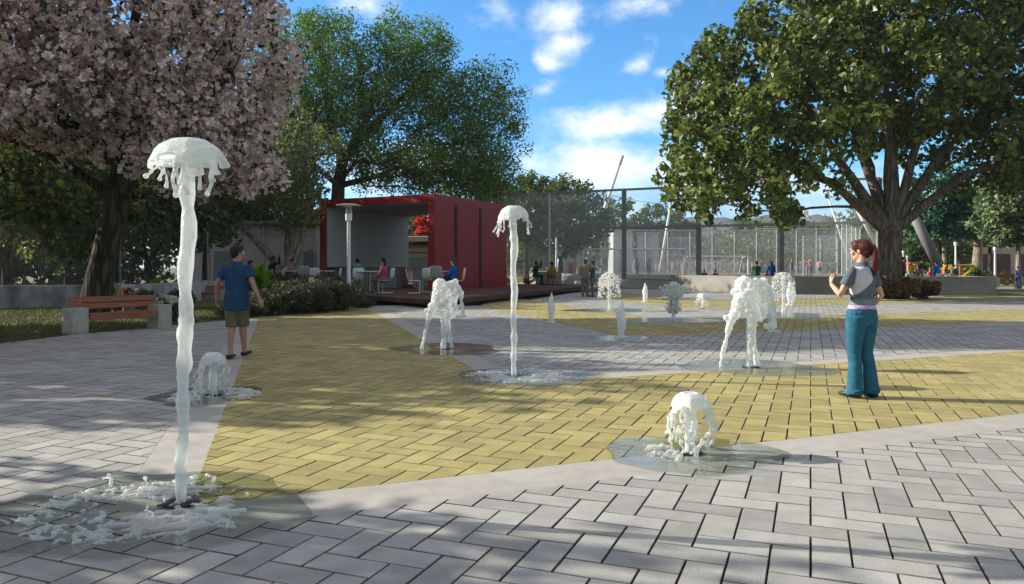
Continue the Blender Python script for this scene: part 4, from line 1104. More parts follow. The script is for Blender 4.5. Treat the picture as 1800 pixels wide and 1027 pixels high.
def spray_dome(label, loc, h, r, seed, pr=.9, lumpy=False):
    t = thing('spray_fountain', label, 'fountain', loc, group='head-high domes of water droplets')
    rng = random.Random(seed); mb = MB(); k = 12
    pts = [Vector((rng.uniform(-.02, .02), rng.uniform(-.02, .02), h * .93 * i / (k - 1))) for i in range(k)]
    mb.tube(pts, [r * .16 * (1 + rng.uniform(-.2, .3)) for _ in pts], n=8, round_cap=True)
    link('water_stem', remesh(mb, .016, W_BODY, 'water_stem', 1, .4), t)
    mb = MB(); n = 620 if not lumpy else 520
    for i in range(n):
        a = rng.uniform(0, 2 * PI); f = rng.random() ** .8
        if lumpy:
            z = h * (1 - .8 * f); rr = r * float(np.interp(f, [0, .12, .3, .5, .62, .8, 1], [.25, .75, 1.0, .62, .42, .6, .3])) * rng.uniform(.35, 1.05) * (1 + .3 * math.sin(2 * a + 9 * f))
        else:
            z = h * (1 - .66 * f ** 1.5); rr = r * math.sqrt(min(1, f * 2.4)) * (1 + .12 * f) * rng.uniform(.9, 1.08)
        s = r * rng.uniform(.026, .058) * (1.5 if lumpy else 1)
        mb.ball((rr * math.cos(a), rr * math.sin(a), z), (s, s, s * rng.uniform(1, 1.9)), 6, 4)
    o = mb.build('droplets', water_mat('spray_water', .88), t, smooth=True); tag(o, kind='stuff')
    if pr: puddle(t, pr, (0, 0), seed, FILM2)
    return t
spray_dome('dome of falling droplets in front of the embracing couple', G(1071, 546), 1.22, .31, 1, pr=1.25)
spray_dome('dome of falling droplets right of the bright splash, near the woman', G(1377, 554), 1.24, .29, 2, pr=1.2)
spray_dome('ragged column of tumbling water over a round puddle, mid distance', G(1184, 563), 1.0, .33, 3, pr=1.15, lumpy=True)

# ================================================================== BENCHES
WOOD_B = mat('bench_wood', (0.27, 0.10, 0.05), (0.20, 0.073, 0.037), rough=.55, nscale=3, stretch=(1, 14, 14), bump=.15, bscale=20)
CONC = mat('bench_concrete', (0.36, 0.35, 0.30), (0.29, 0.28, 0.24), rough=.9, nscale=6, bump=.2, bscale=60)
def make_bench(label, loc, rz, L=2.3, sc=1.0, group='wooden benches between concrete blocks'):
    """local: length along x, front towards -y"""
    t = thing('park_bench', label, 'bench', loc, rz, group, sc)
    for s in (-1, 1):
        mb = MB(); mb.box((s * (L / 2 - .16), .0, .27), (.34, .46, .6), bev=.015); mb.build('concrete_block', CONC, t)
    for k in range(3):
        mb = MB(); mb.box((0, -.17 + .135 * k, .415), (L - .68, .12, .05), bev=.006); mb.build('seat_board', WOOD_B, t)
    mb = MB(); mb.box((0, -.243, .375), (L - .68, .028, .15), bev=.006); mb.build('front_board', WOOD_B, t)
    for k in range(2):
        mb = MB(); mb.box((0, .2 + .03 * k, .585 + .14 * k), (L - .25, .04, .125), bev=.006, rot=Matrix.Rotation(rad(-10), 3, 'X')); mb.build('back_board', WOOD_B, t)
    for x in (-L * .3, 0, L * .3):
        mb = MB(); mb.beam((x, .20, .43), (x, .275, .77), .05, .03); mb.build('back_bracket', GRATE, t)
    return t
p0, p1 = G(128, 588), G(302, 576)
dv = (p1 - p0); bl = dv.length
mid = (p0 + p1) / 2 + Vector((-dv.y, dv.x, 0)).normalized() * .23
b0 = make_bench('red-brown slatted bench between concrete blocks under the blossom tree', (mid.x, mid.y, -.03), math.atan2(dv.y, dv.x), L=bl)
d2 = dv.normalized(); q = G(-2, 599) - d2 * bl * .5 + Vector((-d2.y, d2.x, 0)) * .23
dup(b0, (q.x, q.y, -.03), math.atan2(dv.y, dv.x), 'concrete-ended bench of which one block shows at the left picture edge')
q = A(360, 536, 33); dup(b0, (q.x, q.y, -.03), .25, 'dark slatted bench far behind the walking man, beside the shrubs', scale=.8)
q = A(1722, 502, 56.5); dup(b0, (q.x, q.y, -.02), -.1, 'sunlit bench with pale ends beside the running child', scale=1.15)
q = A(1765, 500, 58.5); dup(b0, (q.x, q.y, -.02), -.1, 'half-hidden bench behind the running child', scale=1.15)

# ================================================================== PAVILION
RED = mat('red_panel', (0.24, 0.014, 0.014), (0.19, 0.011, 0.011), rough=.4, spec=.22, nscale=2, bump=.12, bscale=90)
REDK = mat('dark_red_strip', (0.04, 0.004, 0.005), (0.03, 0.003, 0.004), rough=.5, spec=.2)
GWALL = mat('pavilion_grey_wall', (0.42, 0.43, 0.40), (0.38, 0.39, 0.36), rough=.85, nscale=.8)
GCOUNT = mat('counter_grey', (0.20, 0.20, 0.19), (0.15, 0.15, 0.145), rough=.7, nscale=1.2)
DECKW = mat('deck_boards', (0.10, 0.06, 0.04), (0.07, 0.042, 0.028), rough=.85, spec=.1, nscale=2, stretch=(1, 10, 10), bump=.15, bscale=15)
DZ = .30
uF = Vector((-.889, .458, 0)); uS = Vector((.458, .889, 0))
C0 = Vector((-3.89, 38.3, 0)); WF, WS, HT = 7.46, 7.8, 4.79
pv = thing('pavilion', 'red open-fronted box pavilion with grey interior on a wooden deck', 'pavilion', (C0.x, C0.y, DZ), math.atan2(-uF.y, -uF.x))
# local frame: x runs along the front towards the right (so the front spans -WF..0), y into the depth
def pbox(name, x0, x1, y0, y1, z0, z1, m, par=None, bev=.01):
    mb = MB(); mb.box(((x0 + x1) / 2, (y0 + y1) / 2, (z0 + z1) / 2), (x1 - x0, y1 - y0, z1 - z0), bev=bev)
    return mb.build(name, m, par or pv)
T = .40
rw = pbox('right_wall', -T, 0, 0, WS, 0, HT - T, RED)
lw = pbox('left_wall', -WF, -WF + T, 0, WS, 0, HT - T, RED)
rf = pbox('roof', -WF, 0, 0, WS, HT - T + .001, HT, RED)
pbox('grey_lining', -WF + T, -WF + T + .03, .12, WS - .02, 1.1, HT - T - .01, GWALL, lw, bev=.003)
pbox('grey_ceiling', -WF + T + .035, -T - .035, .12, WS - .02, HT - T - .04, HT - T - .004, GWALL, rf, bev=.003)
pbox('grey_lining', -T - .03, -T - .002, .12, WS - .02, 0, HT - T - .01, GWALL, rw, bev=.003)
for yy in (1.95, 4.55): pbox('joint_strip', .0, .035, yy, yy + .22, .02, HT - .42, REDK, rw, bev=.004)
pbox('floor', -WF + T, -T, .02, WS, .0, .02, DECKW)
ct = pbox('counter', -WF + T + .02, -2.62, .35, .95, .02, 1.08, GCOUNT)
pbox('counter_top', -WF + T + .02, -2.58, .28, 1.0, 1.082, 1.13, GCOUNT, ct)
for xx in (-6.2, -5.3, -4.4, -3.5): pbox('panel_joint', xx, xx + .02, .335, .352, .06, 1.02, GRATE, ct, bev=.002)
c2 = pbox('counter', -1.55, -T - .04, .35, .95, .02, 1.08, GCOUNT); pbox('counter_top', -1.6, -T - .04, .28, 1.0, 1.082, 1.13, GCOUNT, c2)
pbox('back_shelf', -3.6, -T - .04, 4.2, 4.7, .02, 1.05, GRATE)
pd = thing('wooden_deck', 'low dark wooden deck floating over the paving under the pavilion', 'deck', (0, 0, 0))
dk = [Vector(p) for p in ((-2.45, 25.35, 0), (4.47, 44.7, 0), (3.6, 50, 0), (-16.5, 50, 0), (-15.5, 41.0, 0), (-5.86, 30.1, 0))]
mb = MB(); mb.prism([(p.x, p.y) for p in dk], .135, DZ - .003); mb.build('deck_platform', DECKW, pd)
ce = sum(dk, Vector()) / len(dk)
mb = MB(); mb.prism([(p + (ce - p).normalized() * 1.0).to_2d() for p in dk], -.05, .133); mb.build('plinth', GRATE, pd)
mb = MB()
for i in range(len(dk)):
    a, b = dk[i], dk[(i + 1) % len(dk)]; mb.beam(a + Vector((0, 0, .215)), b + Vector((0, 0, .215)), .05, .175, bev=.006)
mb.build('edge_board', DECKW, pd)

# ---- chairs and tables of the cafe
WPL = mat('white_plastic', (0.62, 0.62, 0.60), (0.55, 0.55, 0.53), rough=.4, spec=.4)
GPL = mat('grey_plastic', (0.30, 0.31, 0.28), (0.26, 0.27, 0.25), rough=.5)
WMT = mat('white_metal', (0.66, 0.67, 0.66), (0.58, 0.59, 0.58), rough=.35, spec=.5)
def make_chair(label, loc, rz, m, group='white cafe chairs on the deck', s=1.2):
    """front towards +y"""
    t = thing('cafe_chair', label, 'chair', loc, rz, group, s)
    mb = MB(); pts = []
    for i in range(7):
        f = i / 6; pts.append((0, -.2 + .42 * f, .46 - .015 * math.sin(f * PI) - (.02 if i == 6 else 0)))
    mb.tube(pts, [(.2, .016), (.22, .018), (.225, .018), (.225, .018), (.225, .018), (.22, .018), (.19, .016)], n=12, side=(1, 0, 0)); mb.build('seat', m, t, smooth=True)
    mb = MB(); mb.tube([(0, -.2, .47), (0, -.235, .56), (0, -.26, .7), (0, -.28, .84), (0, -.285, .89)], [(.16, .014), (.2, .016), (.215, .016), (.2, .016), (.15, .014)], n=12, side=(1, 0, 0)); mb.build('backrest', m, t, smooth=True)
    for sx in (-1, 1):
        mb = MB(); x = sx * .19
        mb.tube([(x * .9, .12, .44), (x, .2, .4), (x, .19, .03), (x, .16, .013), (x, -.2, .013)], .013, n=6); mb.build('leg', WMT, t)
    mb = MB(); mb.tube([(-.19, -.2, .013), (.19, -.2, .013)], .013, n=6); mb.build('base_bar', WMT, t)
    return t
def make_table(label, loc, s=1.2):
    t = thing('cafe_table', label, 'table', loc, 0, 'round white cafe tables', s)
    mb = MB(); mb.lathe([(.0, .72), (.44, .72), (.45, .73), (.45, .745), (.44, .75), (.0, .75)], n=32); mb.build('table_top', WPL, t)
    mb = MB(); mb.tube([(0, 0, .02), (0, 0, .72)], .028, n=10); mb.build('table_leg', WMT, t)
    mb = MB(); mb.lathe([(.0, .0), (.25, .0), (.25, .012), (.05, .03), (.0, .03)], n=24); mb.build('table_foot', WMT, t)
    return t
def on_deck(px, y): return Vector((X(px, y), y, DZ))
ch = make_chair('white chair facing left at the table left of the red pillar', on_deck(586, 34.2), PI / 2, WPL)
CH = [(628, 33.0, .35, 'white chair seen from behind, under the person in the teal shirt'), (678, 32.6, 1.35, 'white chair turned left, under the woman in the pink top'),
      (728, 32.0, -1.35, 'empty white chair facing right beside the dark counter gap'), (752, 33.6, .1, 'white chair with its back to us left of the grey-green chair'),
      (803, 31.6, 1.45, 'white chair under the woman in the blue top'), (553, 36.5, .2, 'white chair with its back to us behind the lantern stand'), (497, 36.8, 2.8, 'white chair partly hidden by the forked tree trunk')]
for px, y, rz, lb in CH: dup(ch, on_deck(px, y), rz, lb)
g1 = make_chair('grey-green chair with its back to us in front of the right red pillar', on_deck(769, 31.0), -.1, GPL, 'grey cafe chairs on the deck', 1.3)
dup(g1, on_deck(536, 35.2), .1, 'grey chair with its back to us left of the lantern'); dup(g1, on_deck(480, 35.6), -.3, 'grey chair beside the person in black behind the shrubs')
t1 = make_table('round white table between the teal and pink sitters', on_deck(651, 32.9), 1.25)
dup(t1, on_deck(778, 32.4), 0, 'round white table in front of the woman in blue'); dup(t1, on_deck(512, 36.2), 0, 'round white table beside the sitter under the forked tree'); dup(t1, on_deck(568, 37.2), 0, 'round white table against the left red pillar')

# ---- lantern on its stand, lamp posts
LITE = mat('pale_lantern', (0.62, 0.60, 0.28), (0.55, 0.53, 0.25), rough=.5)
q = G(556, 541)
t = thing('lantern_stand', 'pale yellow box lantern on a thin metal stand among the shrubs', 'lantern', (q.x, q.y - .3, -.03), .2)
mb = MB()
for sx in (-.16, .16):
    for sy in (-.12, .12): mb.tube([(sx, sy, 0), (sx, sy, .86)], .01, n=5)
for z in (.08, .86):
    mb.tube([(-.16, -.12, z), (.16, -.12, z), (.16, .12, z), (-.16, .12, z), (-.16, -.12, z)], .01, n=5)
mb.build('stand_frame', WMT, t)
mb = MB(); mb.box((-.09, 0, 1.0), (.17, .15, .2), bev=.01); mb.build('lantern_box', LITE, t)
mb = MB(); mb.box((-.09, 0, 1.115), (.21, .19, .02), bev=.004); mb.tube([(-.17, 0, 1.12), (-.13, 0, 1.18), (-.05, 0, 1.18), (-.01, 0, 1.12)], .008, n=5); mb.build('lantern_lid', GRATE, t)

LGL = mat('lamp_glass', (0.7, 0.72, 0.70), (0.66, 0.68, 0.66), rough=.2)
def make_lamp(label, loc, h=3.56, disc=True, s=1.0, group=None):
    t = thing('lamp_post', label, 'lamp post', loc, 0, group, s)
    mb = MB(); mb.tube([(0, 0, 0), (0, 0, h * .845)], [.075, .06], n=14); mb.lathe([(.11, 0), (.11, .03), (.08, .05), (.07, .06)], n=16); mb.build('pole', WMT, t, smooth=False)
    hz = h * .84
    hd = MB(); hd.lathe([(.07, hz), (.11, hz + .02), (.12, hz + .22), (.115, hz + .24), (.0, hz + .245)], n=20); hd.build('lamp_head', LGL, t)
    if disc:
        mb = MB()
        for k in range(6): a = k * PI / 3; mb.tube([(.1 * math.cos(a), .1 * math.sin(a), hz + .2), (.1 * math.cos(a), .1 * math.sin(a), h - .04)], .008, n=5)
        mb.build('lamp_rods', WMT, t)
        mb = MB(); mb.lathe([(.0, h - .05), (.42, h - .03), (.43, h - .015), (.3, h + .01), (.0, h + .02)], n=32); mb.build('lamp_cap', WMT, t)
    return t
q = G(613, 541); make_lamp('white lamp post with flat disc cap in front of the pavilion', (q.x, q.y, -.03), 3.6)
GL = 'plain white lamp posts in the park behind'
def far_lamp(px, y, top, lab, z0=0.0, first=None):
    h = EYE + (HY - top) / FOC * y - z0
    if first is None: return make_lamp(lab, (X(px, y), y, z0), h, False, group=GL)
    return dup(first[0], (X(px, y), y, z0), 0, lab, scale=h / first[1])
fl = far_lamp(1749, 54, 428, 'white lamp post right of the end of the planter wall'); hh = EYE + (HY - 428) / FOC * 54
for px, y, top, lab in ((1680, 58, 419, 'tallest white lamp post above the playground frame'), (1646, 90, 440, 'distant lamp post right of the leaning grey pole'), (1588, 62, 436, 'white lamp post just right of the big trunk'), (1595, 75, 446, 'smaller white lamp post second from the big trunk'),
                        (978, 76, 397, 'white lamp post behind the seated person in yellow'), (926, 78, 444, 'faint white lamp post right of the red pavilion')):
    far_lamp(px, y, top, lab, first=(fl, hh), z0=0.0 if px > 1500 else .6)

# ================================================================== PLANTER WALL, FENCE, SPORTS GROUND
WALLC = mat('planter_concrete', (0.27, 0.255, 0.22), (0.215, 0.205, 0.18), rough=.9, nscale=1.5, bump=.15, bscale=30)
SLOPC = mat('sloped_concrete', (0.27, 0.26, 0.225), (0.20, 0.195, 0.17), rough=.9, nscale=1.5, bump=.15, bscale=30)
wb = [Vector(p) for p in ((10.0, 48.0, 0), (12.6, 42.4, 0), (14.9, 41.0, 0), (24.7, 38.85, 0))]
t = thing('planter_wall', 'long low dark concrete wall behind the spreading tree', 'wall')
mb = MB(); ZT = .92; TH = .5
inner = [p + Vector((.12, TH, 0)) for p in wb]; n = len(wb)
vs = [(p.x, p.y, -.05) for p in wb] + [(p.x, p.y, ZT) for p in wb] + [(p.x, p.y, ZT) for p in inner] + [(p.x, p.y, -.05) for p in inner]
fs = []
for i in range(n - 1):
    for r in range(3): fs.append((r * n + i, r * n + i + 1, (r + 1) * n + i + 1, (r + 1) * n + i))
fs += [(0, n, 2 * n, 3 * n), (n - 1, 4 * n - 1, 3 * n - 1, 2 * n - 1)]
mb.add(vs, fs); mb.build('wall_body', WALLC, t)
# return of the wall end, running back
mb = MB(); mb.beam((24.45, 39.4, .435), (27.5, 52, .435), .5, .965); mb.build('end_wall', WALLC, t)
ws = [Vector(p) for p in ((-2.0, 71, 0), (4.6, 61, 0), (8.0, 53.6, 0), (10.0, 48.0, 0))]
t = thing('sloped_wall', 'pale sloping concrete bank dappled with tree shade beyond the deck', 'wall')
mb = MB(); bk = Vector((.75, 1.0, 0)); n = len(ws)
vs = [(p.x, p.y, -.05) for p in ws] + [(p.x + bk.x * .9, p.y + bk.y * .9, .88) for p in ws] + [(p.x + bk.x * 1.5, p.y + bk.y * 1.5, .90) for p in ws] + [(p.x + bk.x * 1.5, p.y + bk.y * 1.5, -.05) for p in ws]
fs = [(r * n + i, r * n + i + 1, (r + 1) * n + i + 1, (r + 1) * n + i) for i in range(n - 1) for r in range(3)] + [(0, n, 2 * n, 3 * n), (n - 1, 4 * n - 1, 3 * n - 1, 2 * n - 1)]
mb.add(vs, fs); mb.build('bank', SLOPC, t)

FMET = mat('fence_steel', (0.20, 0.205, 0.20), (0.15, 0.155, 0.15), rough=.55, nscale=3)
FPAL = mat('pale_steel', (0.55, 0.58, 0.57), (0.48, 0.51, 0.50), rough=.5)
def net_panel(name, a, b, z0, z1, m, parent, uvs=1.0):
    a, b = Vector(a), Vector(b); mb = MB(); mb.add([(a.x, a.y, z0), (b.x, b.y, z0), (b.x, b.y, z1), (a.x, a.y, z1)], [(0, 1, 2, 3)])
    me = mb.mesh(name, m); uv = me.uv_layers.new(name='UVMap'); L = (b - a).length
    for i, c in enumerate(((0, 0), (L, 0), (L, z1 - z0), (0, z1 - z0))): uv.data[i].uv = (c[0] * uvs, c[1] * uvs)
    return link(name, me, parent)
NET = net_mat('ball_net', (0.86, 0.88, 0.86), .16, 11.0)
NETF = net_mat('chain_link', (0.80, 0.84, 0.82), .2, 9.0)
def fy(px): k = (px - CX) / FOC; return 54.07 / (1 + .469 * k)
FT = 6.55
def fp(px): y = fy(px); return Vector((X(px, y), y, 0))
t = thing('ball_fence', 'tall dark-posted ball fence with netting behind the planter wall', 'fence')
posts = [880, 966, 1097, 1228, 1373, 1545, 1720]
for i, px in enumerate(posts[1:-1]):
    p = fp(px); mb = MB(); w = .1 if px == 966 else .28; mb.box((p.x, p.y, FT / 2 + .3), (w, w, FT - .6), bev=.02); mb.build('post', FPAL if px == 966 else FMET, t)
a, b = fp(880), fp(1548)
mb = MB(); mb.beam((a.x, a.y, FT), (b.x, b.y, FT), .14, .14); mb.build('top_rail', FMET, t)
a2 = fp(1063); mb = MB(); mb.beam((a2.x, a2.y - .2, 4.0), (b.x, b.y - .2, 4.0), .15, .15); mb.build('middle_rail', FMET, t)
for i in range(len(posts) - 2): net_panel('net', fp(posts[i]), fp(posts[i + 1]), .62, FT - .08, NET, t)

# inner cage of pale posts
def cage(label, px0, px1, y, top, step, cat='fence', z0=.6, rails=(1.0,), net=True, yb=None):
    t = thing('court_fence', label, cat, group='pale wire fences of the sports ground')
    yb = yb or y; zt = EYE + (HY - top) / FOC * y; a = Vector((X(px0, y), y, 0)); b = Vector((X(px1, yb), yb, 0)); n = max(1, int(round((px1 - px0) / step)))
    for i in range(n + 1):
        p = a.lerp(b, i / n); mb = MB(); mb.tube([(p.x, p.y, z0 - .02), (p.x, p.y, zt)], .055, n=6); mb.build('post', FPAL, t)
    for r in rails:
        z = z0 + (zt - z0) * r; mb = MB(); mb.tube([(a.x, a.y, z), (b.x, b.y, z)], .06, n=6); mb.build('rail', FPAL, t)
    if net: net_panel('net', a, b, z0, zt, NETF, t)
    return t
cage('pale wire court fence behind the second and third tall posts', 1057, 1330, 92, 405, 39)
cage('pale wire court fence left of the standing woman', 1330, 1505, 96, 402, 33)
cage('low pale wire fence far behind the small goal', 1165, 1475, 118, 418, 30, rails=(1.0, .5))
cage('pale wire enclosure just left of the woman\'s head', 1412, 1472, 80, 416, 29, rails=(1.0, .66, .3))
cage('stepped pale wire panels between the woman and the big trunk', 1480, 1512, 74, 392, 8, rails=(1.0,), yb=84)

GOALM = mat('goal_white', (0.72, 0.75, 0.73), (0.66, 0.69, 0.67), rough=.4)
def goal(label, px0, px1, y, top, dep, z0=.6, r=.09):
    t = thing('football_goal', label, 'goal', group='white football goals'); x0, x1 = X(px0, y), X(px1, y); zt = EYE + (HY - top) / FOC * y
    for x in (x0, x1):
        mb = MB(); mb.tube([(x, y, z0), (x, y, zt)], r, n=8); mb.build('goal_post', GOALM, t)
        mb = MB(); mb.tube([(x, y, zt), (x + dep[0], y + dep[1] * .4, zt - .1), (x + dep[0], y + dep[1], z0)], r * .7, n=6); mb.build('side_bar', GOALM, t)
    mb = MB(); mb.tube([(x0, y, zt), (x1, y, zt)], r, n=8); mb.build('crossbar', GOALM, t)
    net_panel('net', (x0 + dep[0], y + dep[1], 0), (x1 + dep[0], y + dep[1], 0), z0, zt - .3, NETF, t)
goal('larger white football goal behind the second fence post', 1025, 1206, 80, 438, (-.5, 2))
goal('smaller white football goal between the third and fourth fence posts', 1213, 1315, 84, 451, (-.4, 2), r=.07)
def light_pole(label, base, tip, y, r0, r1, lamp=True, m=None, z0=.6):
    t = thing('light_pole', label, 'light pole', group='leaning floodlight poles')
    a = A(base[0], base[1], y); b = A(tip[0], tip[1], y); mb = MB(); mb.tube([a, b], [r0, r1], n=10); mb.build('pole', m or GOALM, t, smooth=True)
    if lamp:
        mb = MB(); d = (b - a).normalized(); s = Vector((d.z, 0, -d.x)); mb.beam(b - d * .2, b + d * .9, .55, .35, bev=.05); mb.build('lamp_head', m or GOALM, t)
light_pole('tall white floodlight pole leaning right behind the fence', (1026, 476), (1090, 287), 86, .26, .16)
light_pole('white floodlight pole leaning right below the tree foliage', (1160, 478), (1180, 352), 100, .22, .14)
light_pole('thin white pole leaning left, left of the standing woman', (1492, 455), (1455, 345), 100, .2, .13)
light_pole('white pole leaning left against the big trunk', (1546, 440), (1494, 345), 62, .17, .14, lamp=False)
light_pole('thick grey pole leaning left beside the big trunk', (1652, 470), (1600, 368), 60, .42, .34, lamp=False, m=FMET)
a = fp(1545); 
t = thing('radio_mast', 'far red and white lattice mast below the tree limb', 'mast', A(1417, 412, 900))
for i in range(4):
    mb = MB(); z0_, z1_ = i * 7.0, i * 7.0 + 7.0
    for s in ((-1, -1), (1, -1), (1, 1), (-1, 1)): mb.tube([(s[0] * 3.2 * (1 - z0_ / 50), s[1] * 3.2 * (1 - z0_ / 50), z0_), (s[0] * 3.2 * (1 - z1_ / 50), s[1] * 3.2 * (1 - z1_ / 50), z1_)], .5, n=4)
    for s in (-1, 1): mb.tube([(-s * 3.2 * (1 - z0_ / 50), -3, z0_), (s * 3.2 * (1 - z1_ / 50), -3 * (1 - z1_ / 50), z1_)], .35, n=4)
    mb.build('mast_section', mat('mast_red', (.45, .06, .05)) if i % 2 else GOALM, t)
# pale halls behind the court
HALL = mat('hall_wall', (0.46, 0.49, 0.49), (0.38, 0.41, 0.41), rough=.9, nscale=.8)
HALLD = mat('hall_dark', (0.20, 0.22, 0.23), (0.16, 0.18, 0.19), rough=.7)
HROOF = mat('hall_roof', (0.33, 0.34, 0.34), (0.28, 0.29, 0.29), rough=.8)
def hall(label, px0, px1, y, top, dep=6, door=None):
    t = thing('hall', label, 'building', (0, 0, .55)); x0, x1 = X(px0, y), X(px1, y); zt = EYE + (HY - top) / FOC * y - .55
    mb = MB(); mb.box(((x0 + x1) / 2, y + dep / 2, zt / 2), (x1 - x0, dep, zt)); mb.build('wall', HALL, t)
    mb = MB(); mb.box(((x0 + x1) / 2, y + dep / 2 - .2, zt + .12), (x1 - x0 + .6, dep + .6, .22), bev=.02); mb.build('roof', HROOF, t)
    n = max(1, int((x1 - x0) / 3))
    for i in range(n):
        xx = x0 + (x1 - x0) * (i + .5) / n; mb = MB(); mb.box((xx, y - .02, zt * .3), (1.1, .08, zt * .55)); mb.build('door' if i % 2 else 'window', HALLD, t)
    return t
hall('pale grey hall behind the goal, left block', 1078, 1112, 112, 405)
hall('pale grey hall behind the goal, right block', 1120, 1158, 116, 412)
hall('low grey building behind the person in yellow', 985, 1025, 96, 446)
t = thing('shelter_roof', 'long white flat roof far across the sports ground', 'shelter', (0, 0, .55))
x0, x1 = X(1279, 130), X(1398, 130); zt = EYE + (HY - 435) / FOC * 130 - .55
mb = MB(); mb.box(((x0 + x1) / 2, 130, zt), (x1 - x0, 5, .5), bev=.05); mb.build('roof', GOALM, t)
for i in range(5): mb = MB(); xx = x0 + .6 + (x1 - x0 - 1.2) * i / 4; mb.tube([(xx, 130, 0), (xx, 130, zt - .2)], .09, n=6); mb.build('post', FPAL, t)

# ---- overhead wire
t = MB(); p0_ = A(905, 293, 70); p1_ = A(1250, 362, 120); pts = [p0_.lerp(p1_, i / 12) - Vector((0, 0, 1.2 * math.sin(PI * i / 12))) for i in range(13)]
t.tube(pts, .03, n=4); tag(t.build('overhead_wire', GRATE), 'thin overhead wire sagging across the sky above the fence', 'wire')

# ================================================================== LEFT: BOUNDARY WALL, FENCE, LETTERED BUILDING
STAIN = mat('stained_wall', (0.46, 0.45, 0.45), (0.17, 0.165, 0.17), rough=.95, nscale=1.6, stretch=(1, 1, .45), bump=.3, bscale=20, contrast=(.38, .68))
wl = [Vector(p) for p in ((-24, 25.2, 0), (-18, 25.7, 0), (-14.0, 27.2, 0), (-13.4, 33.5, 0), (-9.5, 36.6, 0))]
t = thing('boundary_wall', 'low weather-stained pale wall along the left side of the lawn', 'wall')
for i in range(len(wl) - 1):
    a, b = wl[i], wl[i + 1]; mb = MB(); L = (b - a).length; mb.beam(a + Vector((0, 0, .36)), b + Vector((0, 0, .36)), .2, .84, bev=.01); mb.build('wall_panel', STAIN, t)
for i in range(len(wl)):
    mb = MB(); mb.box((wl[i].x, wl[i].y, .38), (.27, .27, .9), bev=.015); mb.build('pier', STAIN, t)
t = thing('wire_fence', 'dark chain-link fence on the stained boundary wall', 'fence')
for i in range(len(wl) - 1):
    a, b = wl[i] + Vector((0, .05, 0)), wl[i + 1] + Vector((0, .05, 0)); net_panel('net', a, b, .8, 2.9, net_mat('dark_chain_link', (0.12, 0.125, 0.13), .09, 9.0), t)
    mb = MB(); mb.tube([(b.x, b.y, .7), (b.x, b.y, 3.0)], .03, n=8); mb.build('post', FMET, t)
    mb = MB(); mb.tube([(a.x, a.y, 2.9), (b.x, b.y, 2.9)], .008, n=5); mb.build('rail', GRATE, t)
PINKW = mat('pinkish_wall', (0.50, 0.44, 0.41), (0.42, 0.37, 0.35), rough=.9, nscale=.7)
bd = thing('lettered_building', 'pale pinkish building with red and grey letters behind the forked tree', 'building', (0, 0, 0))
yb_ = 47.0; x0, x1 = X(325, yb_), X(556, yb_)
mb = MB(); mb.box(((x0 + x1) / 2, yb_ + 3, 2.0), (x1 - x0, 6, 4.1)); mb.build('wall', PINKW, bd)
mb = MB(); mb.box(((x0 + x1) / 2, yb_ + 2.9, 4.15), (x1 - x0 + .5, 6.5, .2), bev=.02); mb.build('roof', HROOF, bd)
for px in (366, 423, 463): mb = MB(); xx = X(px, yb_); mb.box((xx, yb_ - .04, 2.0), (.12, .08, 4.0)); mb.build('pilaster', GWALL, bd)
mb = MB(); mb.box((X(545, yb_), yb_ - .03, 1.2), (.75, .1, 2.3), bev=.01); mb.build('door', HALLD, bd)
mb = MB(); mb.box((X(395, yb_), yb_ - .03, 1.5), (1.3, .1, 1.8), bev=.01); mb.build('window', HALLD, bd)
RLET = mat('letter_red', (.30, .07, .05)); GLET = mat('letter_grey', (.16, .15, .15))
def letter(ch, px, py, hpx, m):
    cu = bpy.data.curves.new('letter', 'FONT'); cu.body = ch; cu.size = hpx / FOC * yb_ / .7; cu.extrude = .02; cu.align_x = 'CENTER'
    o = bpy.data.objects.new('tmp', cu); COL.objects.link(o); dg = bpy.context.evaluated_depsgraph_get(); me = bpy.data.meshes.new_from_object(o.evaluated_get(dg)); bpy.data.objects.remove(o)
    me.materials.clear(); me.materials.append(m)
    l = link('letter', me, bd); l.location = (X(px, yb_), yb_ - .035, EYE + (HY - py) / FOC * yb_); l.rotation_euler = (PI / 2, 0, 0)
for ch, px, py, h, m in (('O', 528, 447, 8, RLET), ('G', 545, 448, 9, RLET), ('E', 485, 462, 7, GLET), ('O', 521, 462, 8, GLET), ('L', 539, 462, 7, GLET)): letter(ch, px, py, h, m)
# far house seen through the back of the pavilion
t = thing('far_house', 'pale far house with red trim seen through the pavilion', 'building')
yb2 = 70; x0, x1 = X(700, yb2), X(790, yb2)
mb = MB(); mb.box(((x0 + x1) / 2, yb2 + 3, 1.7), (x1 - x0, 6, 3.5)); mb.build('wall', mat('cream_wall', (.50, .47, .40)), t)
for z in (2.75, 3.3): mb = MB(); mb.box(((x0 + x1) / 2, yb2 - .06, z), (x1 - x0 + .2, .14, .16)); mb.build('red_trim', mat('trim_red', (.32, .08, .06)), t)
mb = MB(); mb.box(((x0 + x1) / 2, yb2 + 2.9, 4.0), (x1 - x0 + .8, 6.8, .5), bev=.05); mb.build('roof', mat('pale_roof', (.55, .54, .50)), t)
for px in (727, 744): mb = MB(); mb.box((X(px, yb2), yb2 - .03, 1.7), (.9, .1, 1.3), bev=.01); mb.build('window', HALLD, t)
px_tree('green tree seen through the open back of the pavilion', 724, 76, 352, 80, lm=L_OLIVE, bm=BARK_D, seed=91, per=50, n=110, size=.3, trunk_h=3, trunk_r=.2)
px_tree('low dark tree whose crown shows just above the pavilion roof', 835, 62, 306, 150, lm=L_OLIVE, bm=BARK_D, seed=94, per=50, n=110, size=.32, trunk_h=3, trunk_r=.2)
